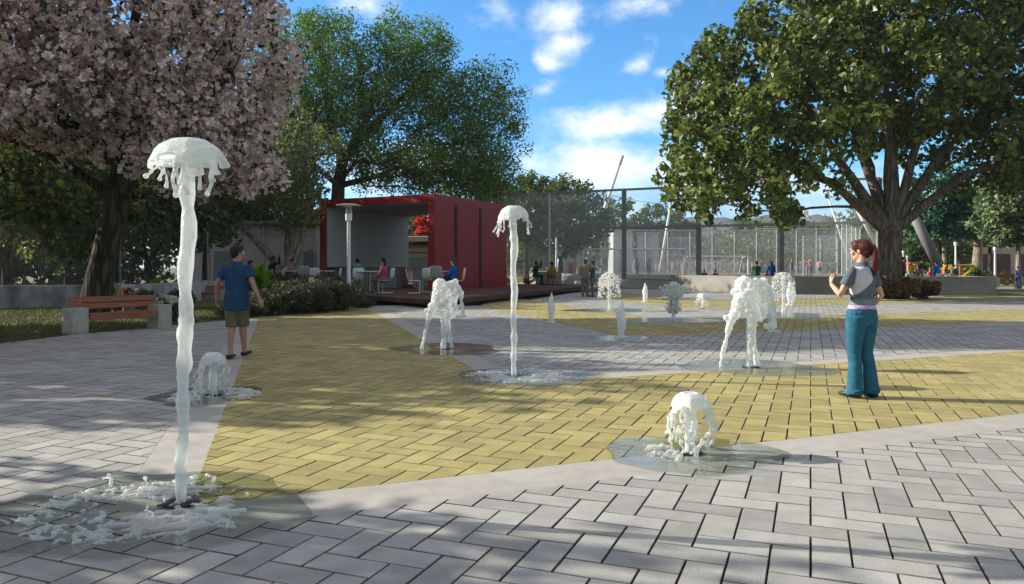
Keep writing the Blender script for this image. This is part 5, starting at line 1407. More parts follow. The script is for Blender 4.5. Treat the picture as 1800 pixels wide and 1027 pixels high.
px_tree('bright red flowering tree seen through the pavilion', 748, 72, 376, 40, lm=L_RED, bm=BARK_D, seed=92, per=60, n=70, size=.3, trunk_h=3.2, trunk_r=.15)
px_tree('small orange flowering tree left of the pavilion', 556, 60, 366, 40, lm=L_ORANGE, bm=BARK_D, seed=93, per=36, n=60, size=.26, trunk_h=3, trunk_r=.15)

# house fronts beyond the playground
t = thing('park_house', 'pale pinkish wall of a house behind the playground trees', 'building')
yb3 = 98; x0, x1 = X(1655, yb3), X(1830, yb3)
mb = MB(); mb.box(((x0 + x1) / 2, yb3 + 4, 3), (x1 - x0, 8, 6.2)); mb.build('wall', mat('rose_wall', (.46, .36, .30), (.38, .30, .25), nscale=.5), t)
for px in (1668, 1700, 1736, 1764, 1800): mb = MB(); mb.box((X(px, yb3), yb3 - .05, 1.6), (1.7, .12, 3.0), bev=.02); mb.build('door', mat('dark_door', (.10, .06, .045)), t)
mb = MB(); mb.box(((x0 + x1) / 2, yb3 + 3.8, 6.3), (x1 - x0 + 1, 9, .4), bev=.05); mb.build('roof', HROOF, t)

# ---- playground
YEL = mat('play_yellow', (.62, .52, .03), (.55, .46, .03), rough=.35); ORG = mat('play_orange', (.55, .14, .03), (.5, .12, .03), rough=.4); WHT = mat('white_paint', (.72, .72, .70), (.66, .66, .64), rough=.6)
yp = 52.0
def pz(py): return EYE + (HY - py) / FOC * yp
t = thing('climbing_frame', 'yellow angular play frame with orange panel behind the planter wall', 'play frame')
mb = MB(); z1 = pz(466.5); pts = [(X(1668, yp), yp, z1), (X(1711, yp), yp, z1), (X(1713, yp), yp, z1 - .1), (X(1694, yp), yp, pz(486)), (X(1680, yp), yp, .0)]
mb.tube(pts, [.045, .06, .1, .1, .09], n=8); mb.tube([(X(1670, yp), yp, z1), (X(1676, yp), yp, pz(484)), (X(1676, yp), yp, 0)], .07, n=8); mb.build('frame', YEL, t)
mb = MB(); mb.box((X(1690.5, yp), yp + .1, pz(475)), (.22, .1, .75), bev=.03); mb.build('side_panel', ORG, t)
mb = MB(); mb.box((X(1673, yp), yp + .05, pz(471)), (.3, .08, .42), bev=.03, rot=Matrix.Rotation(.5, 3, 'Y')); mb.build('play_panel', YEL, t)
t = thing('play_tower', 'orange and yellow play tower behind the seated spectators', 'play tower')
mb = MB()
for px in (1597, 1612): mb.tube([(X(px, 56), 56, 0), (X(px, 56), 56, EYE + 8 / FOC * 56)], .07, n=8)
mb.build('post', ORG, t)
mb = MB(); mb.box((X(1604.5, 56), 56, EYE - .05), (.62, .1, .5), bev=.03); mb.build('play_panel', YEL, t)
mb = MB(); mb.box((X(1604.5, 56), 56, EYE + .3), (.8, .7, .09), bev=.02); mb.build('roof', ORG, t)
t = thing('play_slide', 'orange play slide right of the person in blue', 'slide')
mb = MB(); mb.tube([(X(1662, 54), 54, pz(466)), (X(1658, 54), 54, pz(474)), (X(1652, 54), 53.6, pz(484)), (X(1646, 54), 53.2, .1)], [(.13, .04)] * 4, n=8, side=(0, 1, 0)); mb.build('chute', ORG, t)
mb = MB(); mb.tube([(X(1663, 54), 54.3, 0), (X(1663, 54), 54.3, pz(464))], .05, n=8); mb.build('ladder', YEL, t)
lw0 = None
for px0, px1, lab in ((1526, 1545, 'short white wall piece left of the big trunk'), (1588, 1607, 'white wall block right of the big trunk'), (1619, 1628, 'white wall block behind the pink-dressed child'), (1643, 1652, 'white wall block below the person in blue'), (1657, 1672, 'white wall block left of the play frame')):
    mb = MB(); y = 46.0; x0, x1 = X(px0, y), X(px1, y); mb.box(((x0 + x1) / 2, y, .49), (x1 - x0, .4, 1.06), bev=.015)
    tag(mb.build('low_wall_block', WHT, smooth=False), lab, 'wall block', 'white low wall blocks behind the planter wall')

# ================================================================== SHRUBS AND FLOWERS
def shrub(label, loc, w, h, lm, seed, per=40, n=60, size=.14, group=None, aspect=.3, name='shrub', cat='shrub', flat=.2, d=None, stems=True):
    t = thing(name, label, cat, loc, 0, group); rng = random.Random(seed); d = d or w
    cl = crown_points([(0, 0, h * .52, w * .5, d * .5, h * .46)], n, w * .05, rng, .9)
    if stems:
        mb = MB()
        for c in cl[::3]: mb.tube([(c.x * .15, c.y * .15, 0), (c.x * .6, c.y * .6, c.z * .5), c], [.012, .009, .005], n=4)
        mb.build('stem', BARK_D, t)
    link('foliage', leaves('foliage', [tuple(c) for c in cl], w * .07, per, size, lm, seed, aspect=aspect, flat=flat), t)
    return t
GS = 'dark shrubs along the edge of the paving'
s0 = shrub('dark narrow-leaved shrub under the lamp post', tuple(G(588, 547) + Vector((0, .75, -.03))), 1.9, .95, L_SHRUB, 101, per=60, n=90, size=.17, group=GS, aspect=.17)
SH_ = [(637, 542, .5, 'small shrub at the corner of the deck'), (566, 549, 1.0, 'dark shrub in front of the lantern stand'), (530, 552, 1.05, 'dark shrub left of the lantern stand'), (497, 554, 1.0, 'dark shrub in front of the sitter under the forked tree'), (466, 556, .8, 'low dark shrub right of the walking man'), (435, 558, .55, 'low tuft of shrub behind the walking man'), (398, 561, .5, 'low tuft of shrub left of the walking man')]
for i, (px, py, s, lb) in enumerate(SH_): p = G(px, py); dup(s0, (p.x, p.y + .8 * s, -.03), i * 1.3, lb, scale=(s, s, s * (1.0 if s > .6 else .8)))
for i, (px, s, lb) in enumerate(((590, 1.15, 'taller dark shrub behind the lamp post'), (548, 1.2, 'taller dark shrub behind the lantern'), (508, 1.15, 'taller dark shrub below the forked tree'), (476, 1.1, 'dark shrub below the person in black'))):
    y = 28.2; dup(s0, (X(px, y), y, -.03), i * 2.1 + .5, lb, scale=s)
GLIME = 'lime-green columnar bushes'
def lime(px, y, top, wpx, lab, seed, group=GLIME):
    h = EYE + (HY - top) / FOC * y; return shrub(lab, (X(px, y), y, -.03), wpx / FOC * y, h, L_LIME, seed, per=60, n=70, size=.12, group=group, aspect=.35, name='lime_bush', cat='bush')
lime(461, 27.6, 462, 52, 'tall lime-green bush just right of the walking man', 111); lime(274, 30, 481, 23, 'lime-green bush left of the white flowers', 112); lime(195, 27, 481, 15, 'lime-green bush just right of the blossom trunk', 113)
q = Vector((X(297, 19.6), 19.6, -.03))
t = shrub('bush of white hydrangea heads behind the right bench block', tuple(q), .75, .68, L_DARK, 121, per=36, n=40, size=.13, aspect=.6, name='flowering_bush', cat='flowers')
rng = random.Random(4)
WFL = leaf_mat('white_petal', [(.55, .58, .42), (.66, .68, .52), (.72, .74, .62)], trans=.2)
for i in range(13):
    a = rng.uniform(0, 2 * PI); r = .34 * math.sqrt(rng.random()); c = (r * math.cos(a), r * math.sin(a), .66 - .35 * r + rng.uniform(-.06, .06))
    link('flower_head', leaves('flower_head', [c], .05, 70, .05, WFL, 130 + i, shape='leaf', aspect=.9), t)
y = 24.0; t = shrub('pot of red flowers behind the bench back', (X(223, y), y, 0.1), .3, .62, L_DARK, 122, per=24, n=16, size=.12, name='flower_pot', cat='flowers')
for i in range(5):
    link('flower_head', leaves('flower_head', [(rng.uniform(-.14, .14), rng.uniform(-.14, .14), .62 + rng.uniform(-.06, .1))], .045, 40, .06, leaf_mat('red_petal', [(.32, .03, .02), (.42, .05, .03)]), 150 + i), t)
mb = MB(); mb.lathe([(.1, -.14), (.15, .12), (.16, .14), (.12, .14)], n=16); mb.build('pot', mat('terracotta', (.30, .13, .07)), t)
for i, (px, y, w, h, lb) in enumerate(((245, 26, 1.3, .7, 'dark low plant between the lime bushes'), (210, 25, .8, .6, 'dark low plant right of the blossom trunk'), (322, 27, 1.2, .6, 'dark low plant behind the tall fountain'))):
    shrub(lb, (X(px, y), y, -.03), w, h, L_DARK, 160 + i, per=30, n=40, size=.16, group='dark low plants behind the bench', aspect=.4)
GRB = 'rust-leaved bushes round the foot of the spreading tree'
r0 = shrub('rusty-leaved bush in front of the big trunk', (17.1, 33.6, 0), 1.5, 1.0, L_RUST, 141, per=36, n=50, size=.24, group=GRB, aspect=.45)
for i, (dx, dy, s, lb) in enumerate(((-1.05, .2, .95, 'rusty-leaved bush left of the big trunk'), (.9, -.1, 1.0, 'rusty-leaved bush right of the big trunk'), (1.5, .5, .7, 'small rusty-leaved bush furthest right of the big trunk'))): dup(r0, (17.1 + dx, 33.7 + dy, 0), i + 1.0, lb, scale=s)
for i, (px, y, w, h, lb, lm) in enumerate(((1703, 55, 2.2, 1.5, 'green bush right of the yellow play frame', L_OLIVE), (1718, 58, 2.0, 1.3, 'green bush left of the far bench', L_OLIVE), (1622, 56, 2.2, 1.7, 'green bush behind the seated spectators', L_OLIVE), (1657, 60, 2.0, 1.3, 'green bush behind the orange slide', L_OLIVE), (1790, 60, 3.0, 1.0, 'low green hedge behind the running child', L_OLIVE))):
    shrub(lb, (X(px, y), y, 0), w, h, lm, 170 + i, per=40, n=50, size=.26, group='bushes of the playground', aspect=.4)
# ================================================================== PEOPLE
SKIN_L = mat('skin_light', (.56, .34, .24), (.50, .29, .20), rough=.5, spec=.35, nscale=8)
SKIN_M = mat('skin_tan', (.36, .20, .13), (.31, .165, .105), rough=.5, spec=.35, nscale=8)
SKIN_D = mat('skin_brown', (.17, .09, .055), (.14, .075, .045), rough=.5, nscale=8)
LIPS = mat('lips', (.40, .14, .12)); EYEW = mat('eye_white', (.7, .69, .66), rough=.2); IRIS = mat('eye_dark', (.02, .015, .012), rough=.1)
def cloth(name, c, c2=None, bump=.25): return mat('cloth_' + name, c, c2, rough=.85, spec=.15, nscale=16, bump=bump, bscale=24)
HAIRS = {}
def hair_mat(name, c): return mat('hair_' + name, c, mul(c, .45), rough=.5, spec=.22, nscale=22, stretch=(1, 1, .12), bump=.6, bscale=60)

POSES = {
 'stand': dict(hipz=.52, kL=(-.06, .012, .285), kR=(.06, .012, .285), aL=(-.062, -.005, .045), aR=(.062, -.005, .045), spine=0,
               eL=(-.152, -.012, .645), eR=(.152, -.012, .645), wL=(-.16, .03, .50), wR=(.16, .03, .50)),
 'walk': dict(hipz=.515, kL=(-.055, -.02, .285), kR=(.055, .085, .30), aL=(-.055, -.09, .06), aR=(.055, .10, .045), spine=.01,
              eL=(-.155, .03, .65), eR=(.15, -.06, .655), wL=(-.165, .10, .52), wR=(.165, -.08, .505)),
 'run': dict(hipz=.53, kL=(-.05, .10, .37), kR=(.05, -.02, .30), aL=(-.05, .02, .19), aR=(.05, -.06, .06), spine=.03,
             eL=(-.16, -.08, .68), eR=(.16, .05, .67), wL=(-.13, .02, .63), wR=(.12, .15, .70)),
 'sit': dict(hipz=.285, kL=(-.075, .24, .295), kR=(.075, .24, .295), aL=(-.075, .235, .045), aR=(.075, .235, .045), spine=-.0,
             eL=(-.15, .04, .645), eR=(.15, .04, .645), wL=(-.09, .17, .60), wR=(.09, .17, .60)),
 'lean': dict(hipz=.285, kL=(-.085, .23, .295), kR=(.085, .23, .295), aL=(-.08, .20, .045), aR=(.08, .24, .045), spine=.11,
             eL=(-.15, .12, .62), eR=(.15, .12, .62), wL=(-.06, .24, .56), wR=(.06, .24, .58)),
 'wave': dict(hipz=.285, kL=(-.075, .23, .295), kR=(.075, .22, .30), aL=(-.075, .26, .045), aR=(.075, .16, .045), spine=.03,
             eL=(-.155, .02, .64), eR=(.15, .13, .84), wL=(-.10, .15, .575), wR=(.10, .15, .98)),
 'up': dict(hipz=.52, kL=(-.06, .012, .285), kR=(.06, .012, .285), aL=(-.062, -.005, .045), aR=(.062, -.005, .045), spine=0,
               eL=(-.152, -.012, .645), eR=(.19, .02, .86), wL=(-.16, .03, .50), wR=(.17, .05, 1.0)),
 'phone': dict(hipz=.52, kL=(-.06, .012, .285), kR=(.06, .012, .285), aL=(-.062, -.005, .045), aR=(.062, -.005, .045), spine=0,
               eL=(-.152, -.012, .645), eR=(.15, .03, .655), wL=(-.16, .03, .50), wR=(.10, .14, .72)),
}
def V3(*a): return Vector(a)
def hand(mb, w, dirv, palm_n, s, side, curl=.35, spread=1.0):
    """palm and five fingers; dirv: from wrist to fingertips, palm_n: out of the palm, side: +1/-1 where the thumb is along u"""
    d = Vector(dirv).normalized(); n = Vector(palm_n); n = (n - d * n.dot(d)).normalized(); u = d.cross(n) * side
    c = w + d * .028 * s
    R = Matrix((u, d, n)).transposed()
    mb.tube([w - d * .006 * s, w + d * .012 * s, w + d * .034 * s, w + d * .054 * s], [(.0145 * s, .011 * s), (.0195 * s, .0105 * s), (.0235 * s, .0095 * s), (.0235 * s, .008 * s)], n=10, side=u, round_cap=True)
    for k, (off, L) in enumerate(((.0185, .040), (.0065, .046), (-.0060, .043), (-.0180, .033))):
        b = w + d * (.054 - abs(off) * .25) * s + u * off * s; dd = (d + u * off * 5 * spread).normalized()
        c1 = curl * (1 + .12 * k); L *= s
        p1 = b + (dd * math.cos(c1 * .6) + n * math.sin(c1 * .6)) * L * .42
        p2 = p1 + (dd * math.cos(c1 * 1.5) + n * math.sin(c1 * 1.5)) * L * .33
        p3 = p2 + (dd * math.cos(c1 * 2.3) + n * math.sin(c1 * 2.3)) * L * .27
        r = (.0058 if k < 3 else .005) * s
        mb.tube([b - dd * .012 * s, b, p1, p2, p3], [r * 1.1, r * 1.08, r, r * .92, r * .78], n=7, round_cap=True)
    b = w + d * .016 * s + u * .017 * s; td = (d * .62 + u * .75 + n * .25).normalized()
    p1 = b + td * .024 * s; p2 = p1 + (td * .7 + d * .55 + n * .15).normalized() * .020 * s
    mb.tube([b - td * .008 * s, b, p1, p2], [.0092 * s, .0085 * s, .0066 * s, .0054 * s], n=7, round_cap=True)

def person(label, loc, rz, H, pose, hair=((.02, .015, .012), 'short'), top=('grey', (.2, .2, .2)), bottom=('dark', (.05, .05, .06)), skin=SKIN_M, shoes=(.02, .02, .02),
           sleeve='short', legs='long', build=1.0, female=False, headyaw=0.0, headpitch=0.0, detail=0, over=None, group=None, flare=0.0, shirt_len=.0, dress=False, fingers=None):
    t = thing('person', label, 'person', loc, rz, group)
    J = dict(POSES[pose]); J.update(over or {})
    vox = (.017, .0105, .0036)[detail]
    S = H; lean = J['spine']; hz = J['hipz']; dz = hz - .52
    bw = build; sw = (.093 if female else .105) * bw; hw = .052
    def sp(z): # point on the spine at standing height z
        f = (z - .52) / .4; return V3(lean * f + J.get('sx', 0) * f, 0, 0) * 0 + V3(J.get('sx', 0) * f, lean * f * abs(f) ** .3 if lean else 0, z + dz - abs(lean) * .25 * f)
    hipL, hipR = V3(-hw, 0, hz), V3(hw, 0, hz)
    shL, shR = sp(.805) + V3(-sw, 0, 0), sp(.805) + V3(sw, 0, 0)
    k = {q: V3(*J[q]) for q in ('kL', 'kR', 'aL', 'aR', 'eL', 'eR', 'wL', 'wR')}
    if dz:
        pass
    # arms given for a standing trunk are carried along with the seated trunk
    if dz or lean:
        for q in ('eL', 'eR', 'wL', 'wR'):
            v = k[q]; 
            if pose in ('sit', 'lean', 'wave'):
                k[q] = V3(v.x, v.y + (lean * .5 if q[0] == 'e' else 0), v.z + dz)
    if female:
        tw = [(.46, .06, .055), (.50, .095, .066), (.545, .099, .07), (.60, .076, .056), (.635, .068, .051), (.69, .077, .058), (.735, .083, .070), (.785, .090, .056), (.815, .074, .045), (.838, .036, .035), (.85, .028, .03)]
    else:
        tw = [(.46, .06, .052), (.50, .088, .062), (.545, .088, .064), (.60, .083, .06), (.65, .086, .062), (.70, .097, .066), (.745, .106, .069), (.79, .109, .06), (.818, .09, .048), (.838, .045, .038), (.85, .034, .036)]
    def torso(mb, infl=0.0, z0=.44, z1=.9, n=16):
        q = [(z, a, b) for z, a, b in tw if z0 - 1e-6 <= z <= z1 + 1e-6]
        mb.tube([sp(z) * S for z, a, b in q], [((a * bw + infl) * S, (b * bw + infl) * S) for z, a, b in q], n=n, side=(1, 0, 0))
    def limb(mb, pts, rs, infl=0.0, n=10, rc=True):
        mb.tube([p * S for p in pts], [(r + infl) * S for r in rs], n=n, round_cap=rc)
    def mid(a, b, f): return a.lerp(b, f)
    legw = 1.0 if not female else 1.02
    def leg_pts(s):
        h, kn, an = (hipL, k['kL'], k['aL']) if s < 0 else (hipR, k['kR'], k['aR'])
        back = V3(0, -.008, 0)
        return [h, mid(h, kn, .35), mid(h, kn, .75), kn, mid(kn, an, .28) + back, mid(kn, an, .6) + back * .5, an]
    leg_r = [.054 * legw, .050 * legw, .038, .033, .0335, .026, .0205]
    def arm_pts(s):
        a, e, w = (shL, k['eL'], k['wL']) if s < 0 else (shR, k['eR'], k['wR'])
        return [a, mid(a, e, .4), mid(a, e, .8), e, mid(e, w, .3), w]
    ar = .86 if female else 1.0
    arm_r = [.031 * ar, .028 * ar, .023 * ar, .0215 * ar, .0215 * ar, .0145 * ar]
    # ---- body
    mb = MB(); torso(mb)
    for s in (-1, 1):
        limb(mb, leg_pts(s), leg_r); limb(mb, arm_pts(s), arm_r)
        an = k['aL'] if s < 0 else k['aR']; kn = k['kL'] if s < 0 else k['kR']
        tilt = J.get('tiltL' if s < 0 else 'tiltR', 0.0)
        f = V3(.012 * s, .085, -.025 - tilt)
        mb.tube([(an + V3(0, -.02, -.018)) * S, (an + V3(0, .015, -.012)) * S, (an + f * .7 + V3(0, 0, 0)) * S, (an + f) * S], [(.022 * S, .022 * S), (.024 * S, .024 * S), (.025 * S, .016 * S), (.02 * S, .011 * S)], n=8, side=(1, 0, 0), round_cap=True)
        w = k['wL'] if s < 0 else k['wR']; e = k['eL'] if s < 0 else k['eR']
        d = (w - e).normalized()
        if detail >= 1:
            hd = J.get('hdL' if s < 0 else 'hdR'); hd = V3(*hd) if hd else d + V3(0, .12, 0)
            pn = J.get('pnL' if s < 0 else 'pnR'); pn = V3(*pn) if pn else V3(-s * 1.0, .25, 0)
            # thumb forward (+y) for hanging arms
            n_ = (pn - hd.normalized() * pn.dot(hd.normalized())).normalized(); u = hd.normalized().cross(n_)
            tdir = V3(*J.get('tdL' if s < 0 else 'tdR', (0, 1, .2)))
            side = 1 if u.dot(tdir) > 0 else -1
            hand(mb, w * S, hd, pn, S, side, curl=J.get('curlL' if s < 0 else 'curlR', .4))
        else:
            mb.tube([w * S, (w + d * .04) * S, (w + d * .085) * S], [(.013 * S, .018 * S), (.013 * S, .02 * S), (.009 * S, .012 * S)], n=8, round_cap=True)
    # ---- head
    nb = sp(.85); hc = sp(.94) + V3(0, .012 + abs(lean) * .1, 0)
    RH = Matrix.Rotation(headyaw, 3, 'Z') @ Matrix.Rotation(headpitch, 3, 'X')
    def hp(x, y, z): return (hc + RH @ V3(x, y, z)) * S
    limb(mb, [nb + V3(0, 0, -.02), nb + V3(0, .002, .01), hc + V3(0, -.012, -.03)], [.032 if female else .036, .029 if female else .034, .03 if female else .036], n=12)
    mb.ball(hp(0, -.006, .006), (.0465 * S, .058 * S, .054 * S), 16, 10, rot=RH)
    mb.ball(hp(0, .014, -.035), (.036 * S, .041 * S, .037 * S), 14, 9, rot=RH)
    mb.ball(hp(0, .032, -.058), (.019 * S, .017 * S, .013 * S), 10, 7, rot=RH)
    if detail >= 1:
        mb.tube([hp(0, .048, .004), hp(0, .053, -.012), hp(0, .0565, -.020)], [.0048 * S, .0058 * S, .0068 * S], n=8, round_cap=True)
        for s in (-1, 1):
            mb.ball(hp(.007 * s, .051, -.022), .0052 * S, 7, 5); mb.ball(hp(.026 * s, .038, -.02), (.017 * S, .014 * S, .015 * S), 8, 6)
            mb.ball(hp(.047 * s, -.004, -.008), (.006 * S, .013 * S, .019 * S), 9, 6, rot=RH); mb.ball(hp(.02 * s, .044, .016), (.016 * S, .009 * S, .006 * S), 8, 5, rot=RH)
        mb.tube([hp(-.016, .049, -.043), hp(0, .056, -.041), hp(.016, .049, -.043)], [.003 * S, .006 * S, .003 * S], n=6)
    me = remesh(mb, vox * S / 1.7 if detail == 2 else vox, [skin, LIPS], 'body', 3 if detail == 2 else 2)
    if detail == 2:
        c = hp(0, .054, -.042)
        for pl in me.polygons:
            q = RH.inverted() @ (pl.center - c)
            if abs(q.x) < .019 * S and abs(q.z) < .0055 * S and q.y > -.012 * S: pl.material_index = 1
    body = link('body', me, t)
    if detail == 2:
        for s in (-1, 1):
            m2 = MB(); m2.ball(hp(.0205 * s, .0452, .004), (.0115 * S, .0085 * S, .0068 * S), 12, 8, rot=RH); m2.mi = 1; m2.ball(hp(.0205 * s, .0500, .004), (.0048 * S, .0042 * S, .0048 * S), 10, 6, rot=RH)
            m2.build('eye', [EYEW, IRIS], t, smooth=True)
            m2 = MB(); m2.tube([hp(.010 * s, .0515, .0185), hp(.021 * s, .0515, .0225), hp(.033 * s, .044, .0185)], [.002 * S, .0026 * S, .0014 * S], n=6); m2.build('eyebrow', hair_mat(*hair_key(hair)), t)
    # ---- shirt
    tm = cloth(*top); I = .011
    mb = MB(); zl = .50 - shirt_len
    if dress: zl = .46
    q = [(z, a, b) for z, a, b in tw if max(.50, zl + .012) - 1e-6 <= z <= .842]
    za = [r_[0] for r_ in tw]; wz = lambda z_, i_: float(np.interp(max(z_, .5), za, [r_[i_] for r_ in tw]))
    q = [(zl, wz(zl, 1), wz(zl, 2) * 1.03)] + q
    if dress: q = [(.36, .125, .10), (.44, .108, .085)] + q[1:]
    loose = 0.0 if female else .008
    mb.tube([sp(z) * S for z, a, b in q], [((a * bw + I + loose * (1.9 if z < .57 else 1 if z < .7 else .3)) * S, (b * bw + I + loose * (1.9 if z < .57 else 1 if z < .7 else .3)) * S) for z, a, b in q], n=30, side=(1, 0, 0))
    for s in (-1, 1):
        A_ = arm_pts(s)
        if sleeve == 'short':
            e_ = mid(A_[0], A_[3], .62); limb(mb, [A_[0] + V3(0, 0, -.006), mid(A_[0], e_, .5), e_], [.031 * ar, .032 * ar, .034 * ar], infl=.006 + loose * .5, rc=False)
            mb.ball((A_[0] + V3(0, 0, -.004)) * S, (.032 * ar + .006) * S, 10, 7)
        elif sleeve == 'long':
            limb(mb, A_, [r + .006 for r in arm_r[:-1]] + [.021], infl=.005, rc=False); mb.ball(A_[0] * S, (.036 * ar + .006) * S, 10, 7)
    if detail == 2 and not female: # collar
        mb.tube([sp(.825) * S, (sp(.85) + V3(0, .002, 0)) * S, (sp(.862) + V3(0, .002, 0)) * S], [(.058 * S, .052 * S), (.043 * S, .046 * S), (.041 * S, .045 * S)], n=16, side=(1, 0, 0))
    if detail == 2 and female:
        mb.tube([sp(.82) * S, (sp(.848) + V3(0, .004, 0)) * S, (sp(.858) + V3(0, .006, 0)) * S], [(.05 * S, .047 * S), (.038 * S, .041 * S), (.035 * S, .040 * S)], n=16, side=(1, 0, 0))
    sme = remesh(mb, max(vox, .0048) if detail == 2 else vox, tm, 'shirt', 7 if detail == 2 else 3)
    link('dress' if dress else 'shirt', sme, t)
    # ---- trousers, shorts
    if not dress:
        bm_ = cloth(*bottom); mb = MB()
        q = [(z, a, b) for z, a, b in tw if .455 <= z <= .555] + [(.575, tw[3][1] * 1.03, tw[3][2] * 1.03)]
        mb.tube([sp(z) * S for z, a, b in q], [((a * bw + .0125) * S, (b * bw + .0125) * S) for z, a, b in q], n=16, side=(1, 0, 0))
        if detail == 2 and female:
            for s in (-1, 1): mb.ball((sp(.505) + V3(.036 * s, -.024, 0)) * S, (.052 * S, .052 * S, .075 * S), 14, 10)
        for s in (-1, 1):
            Lp = leg_pts(s)
            if legs == 'long':
                d = (Lp[-1] - Lp[3]).normalized(); pts = Lp[:-1] + [Lp[-1] + d * .004, Lp[-1] + d * .02]
                rs = [r + .0095 for r in leg_r[:4]] + [.036 + flare * .3, .034 + flare * .75, .034 + flare, .036 + flare * 1.15]
                limb(mb, pts, rs, n=24, rc=False)
                if flare and detail == 2: # hem trails over the shoe
                    mb.tube([(Lp[-1] + d * .0) * S, (Lp[-1] + d * .018 + V3(0, -.008, 0)) * S], [((.034 + flare) * S, (.036 + flare) * S), ((.036 + flare) * S, (.044 + flare) * S)], n=14, side=(1, 0, 0))
            elif legs == 'short':
                pts = [Lp[0], Lp[1], Lp[2], mid(Lp[3], Lp[4], .1)]; limb(mb, pts, [.062, .062, .055, .053], n=14, rc=False)
        link('trousers' if legs == 'long' else 'shorts', remesh(mb, max(vox, .0048) if detail == 2 else vox, bm_, 'trousers', 9 if detail == 2 else 3), t)
    # ---- shoes
    if detail >= 1 or True:
        sm = mat('shoe_%02d_%02d_%02d' % tuple(int(c * 99) for c in shoes), shoes, rough=.45)
        for s in (-1, 1):
            an = k['aL'] if s < 0 else k['aR']; tilt = J.get('tiltL' if s < 0 else 'tiltR', 0.0); f = V3(.012 * s, .09, -.026 - tilt); m2 = MB()
            m2.tube([(an + V3(0, -.026, -.022)) * S, (an + V3(0, .0, -.02)) * S, (an + f * .7 + V3(0, 0, -.002)) * S, (an + f + V3(0, .006, 0)) * S], [(.024 * S, .022 * S), (.027 * S, .024 * S), (.028 * S, .019 * S), (.021 * S, .013 * S)], n=10, side=(1, 0, 0), round_cap=True)
            m2.build('shoe', sm, t, smooth=True)
    # ---- hair
    hm = hair_mat(*hair_key(hair)); style = hair[1]; mb = MB()
    if style == 'short':
        mb.ball(hp(0, -.016, .017), (.0535 * S, .0585 * S, .0545 * S), 16, 10, rot=RH); mb.ball(hp(0, -.034, -.012), (.046 * S, .036 * S, .042 * S), 14, 9, rot=RH)
        mb.ball(hp(0, .018, .044), (.042 * S, .034 * S, .022 * S), 12, 8, rot=RH)
        for s in (-1, 1): mb.ball(hp(.043 * s, .0, .008), (.010 * S, .014 * S, .03 * S), 8, 6, rot=RH)
    elif style == 'afro':
        mb.ball(hp(0, -.014, .02), (.066 * S, .066 * S, .062 * S), 16, 10)
    else:
        mb.ball(hp(0, -.014, .013), (.0555 * S, .062 * S, .056 * S), 18, 12, rot=RH); mb.ball(hp(0, -.034, -.012), (.047 * S, .038 * S, .046 * S), 14, 9, rot=RH)
        for s in (-1, 1): mb.ball(hp(.04 * s, .012, .022), (.015 * S, .03 * S, .034 * S), 10, 7, rot=RH)
        mb.ball(hp(0, .024, .042), (.04 * S, .03 * S, .022 * S), 12, 8, rot=RH)
        if style == 'long':
            mb.tube([hp(0, -.04, .0), hp(0, -.052, -.05), hp(0, -.056, -.10), hp(0, -.05, -.14)], [(.045 * S, .026 * S), (.052 * S, .026 * S), (.05 * S, .022 * S), (.03 * S, .012 * S)], n=12, side=RH @ V3(1, 0, 0), round_cap=True)
        if style == 'tail':
            rngh = random.Random(3)
            for a in range(7):
                o = V3(rngh.uniform(-.012, .012), rngh.uniform(-.01, .01), 0); L = rngh.uniform(.85, 1.08)
                mb.tube([hp(0, -.060, .012), hp(o.x * .4, -.080, .012 + o.y), hp(o.x, -.094 + o.y, -.02), hp(o.x * 1.5, -.096 + o.y * 1.6, -.07 * L), hp(o.x * 1.7, -.088 + o.y * 1.6, -.12 * L), hp(o.x * 1.2, -.078 + o.y, -.168 * L)], [.012 * S, .016 * S, .016 * S, .015 * S, .012 * S, .004 * S], n=8)
    link('hair', remesh(mb, max(vox, .0042), hm, 'hair', 3), t)
    if style == 'tail':
        m2 = MB(); m2.tube([hp(0, -.066, .012), hp(0, -.073, .013)], [.0155 * S, .0155 * S], n=12); m2.build('hair_tie', mat('hair_tie', (.05, .03, .04)), t)
    t['_d'] = 0; del t['_d']
    return t, dict(sp=sp, S=S, k=k, tw=tw, bw=bw, hp=hp, shirt=sme)
def hair_key(h): return ('%02d_%02d_%02d' % tuple(int(c * 99) for c in h[0]), h[0])

# ---- the woman in jeans
WG = G(1515, 699); WG.z = 0
wyaw = rad(27)
wp, wi = person('woman with red ponytail in grey shirt and teal flared jeans watching the jets', tuple(WG), wyaw, 1.69, 'stand', hair=((.105, .022, .018), 'tail'),
    top=('slate', (.105, .135, .155), (.085, .112, .13)), bottom=('teal_denim', (.028, .125, .19), (.02, .095, .15)), skin=SKIN_L, shoes=(.02, .035, .05), female=True, detail=2, shirt_len=-.088, build=.96, flare=.015, headyaw=rad(24), headpitch=rad(-4),
    over=dict(kL=(-.048, .02, .285), kR=(.052, .012, .285), aL=(-.052, .012, .045), aR=(.07, -.014, .045), eL=(-.155, .035, .655), wL=(-.085, .16, .715), hdL=(.35, .45, .85), pnL=(.8, -.5, .1), tdL=(.2, -.5, .6), curlL=.75,
              eR=(.158, -.02, .65), wR=(.128, .075, .525), hdR=(-.25, .55, -.75), pnR=(-.9, -.2, .2), curlR=.45))
S = 1.69
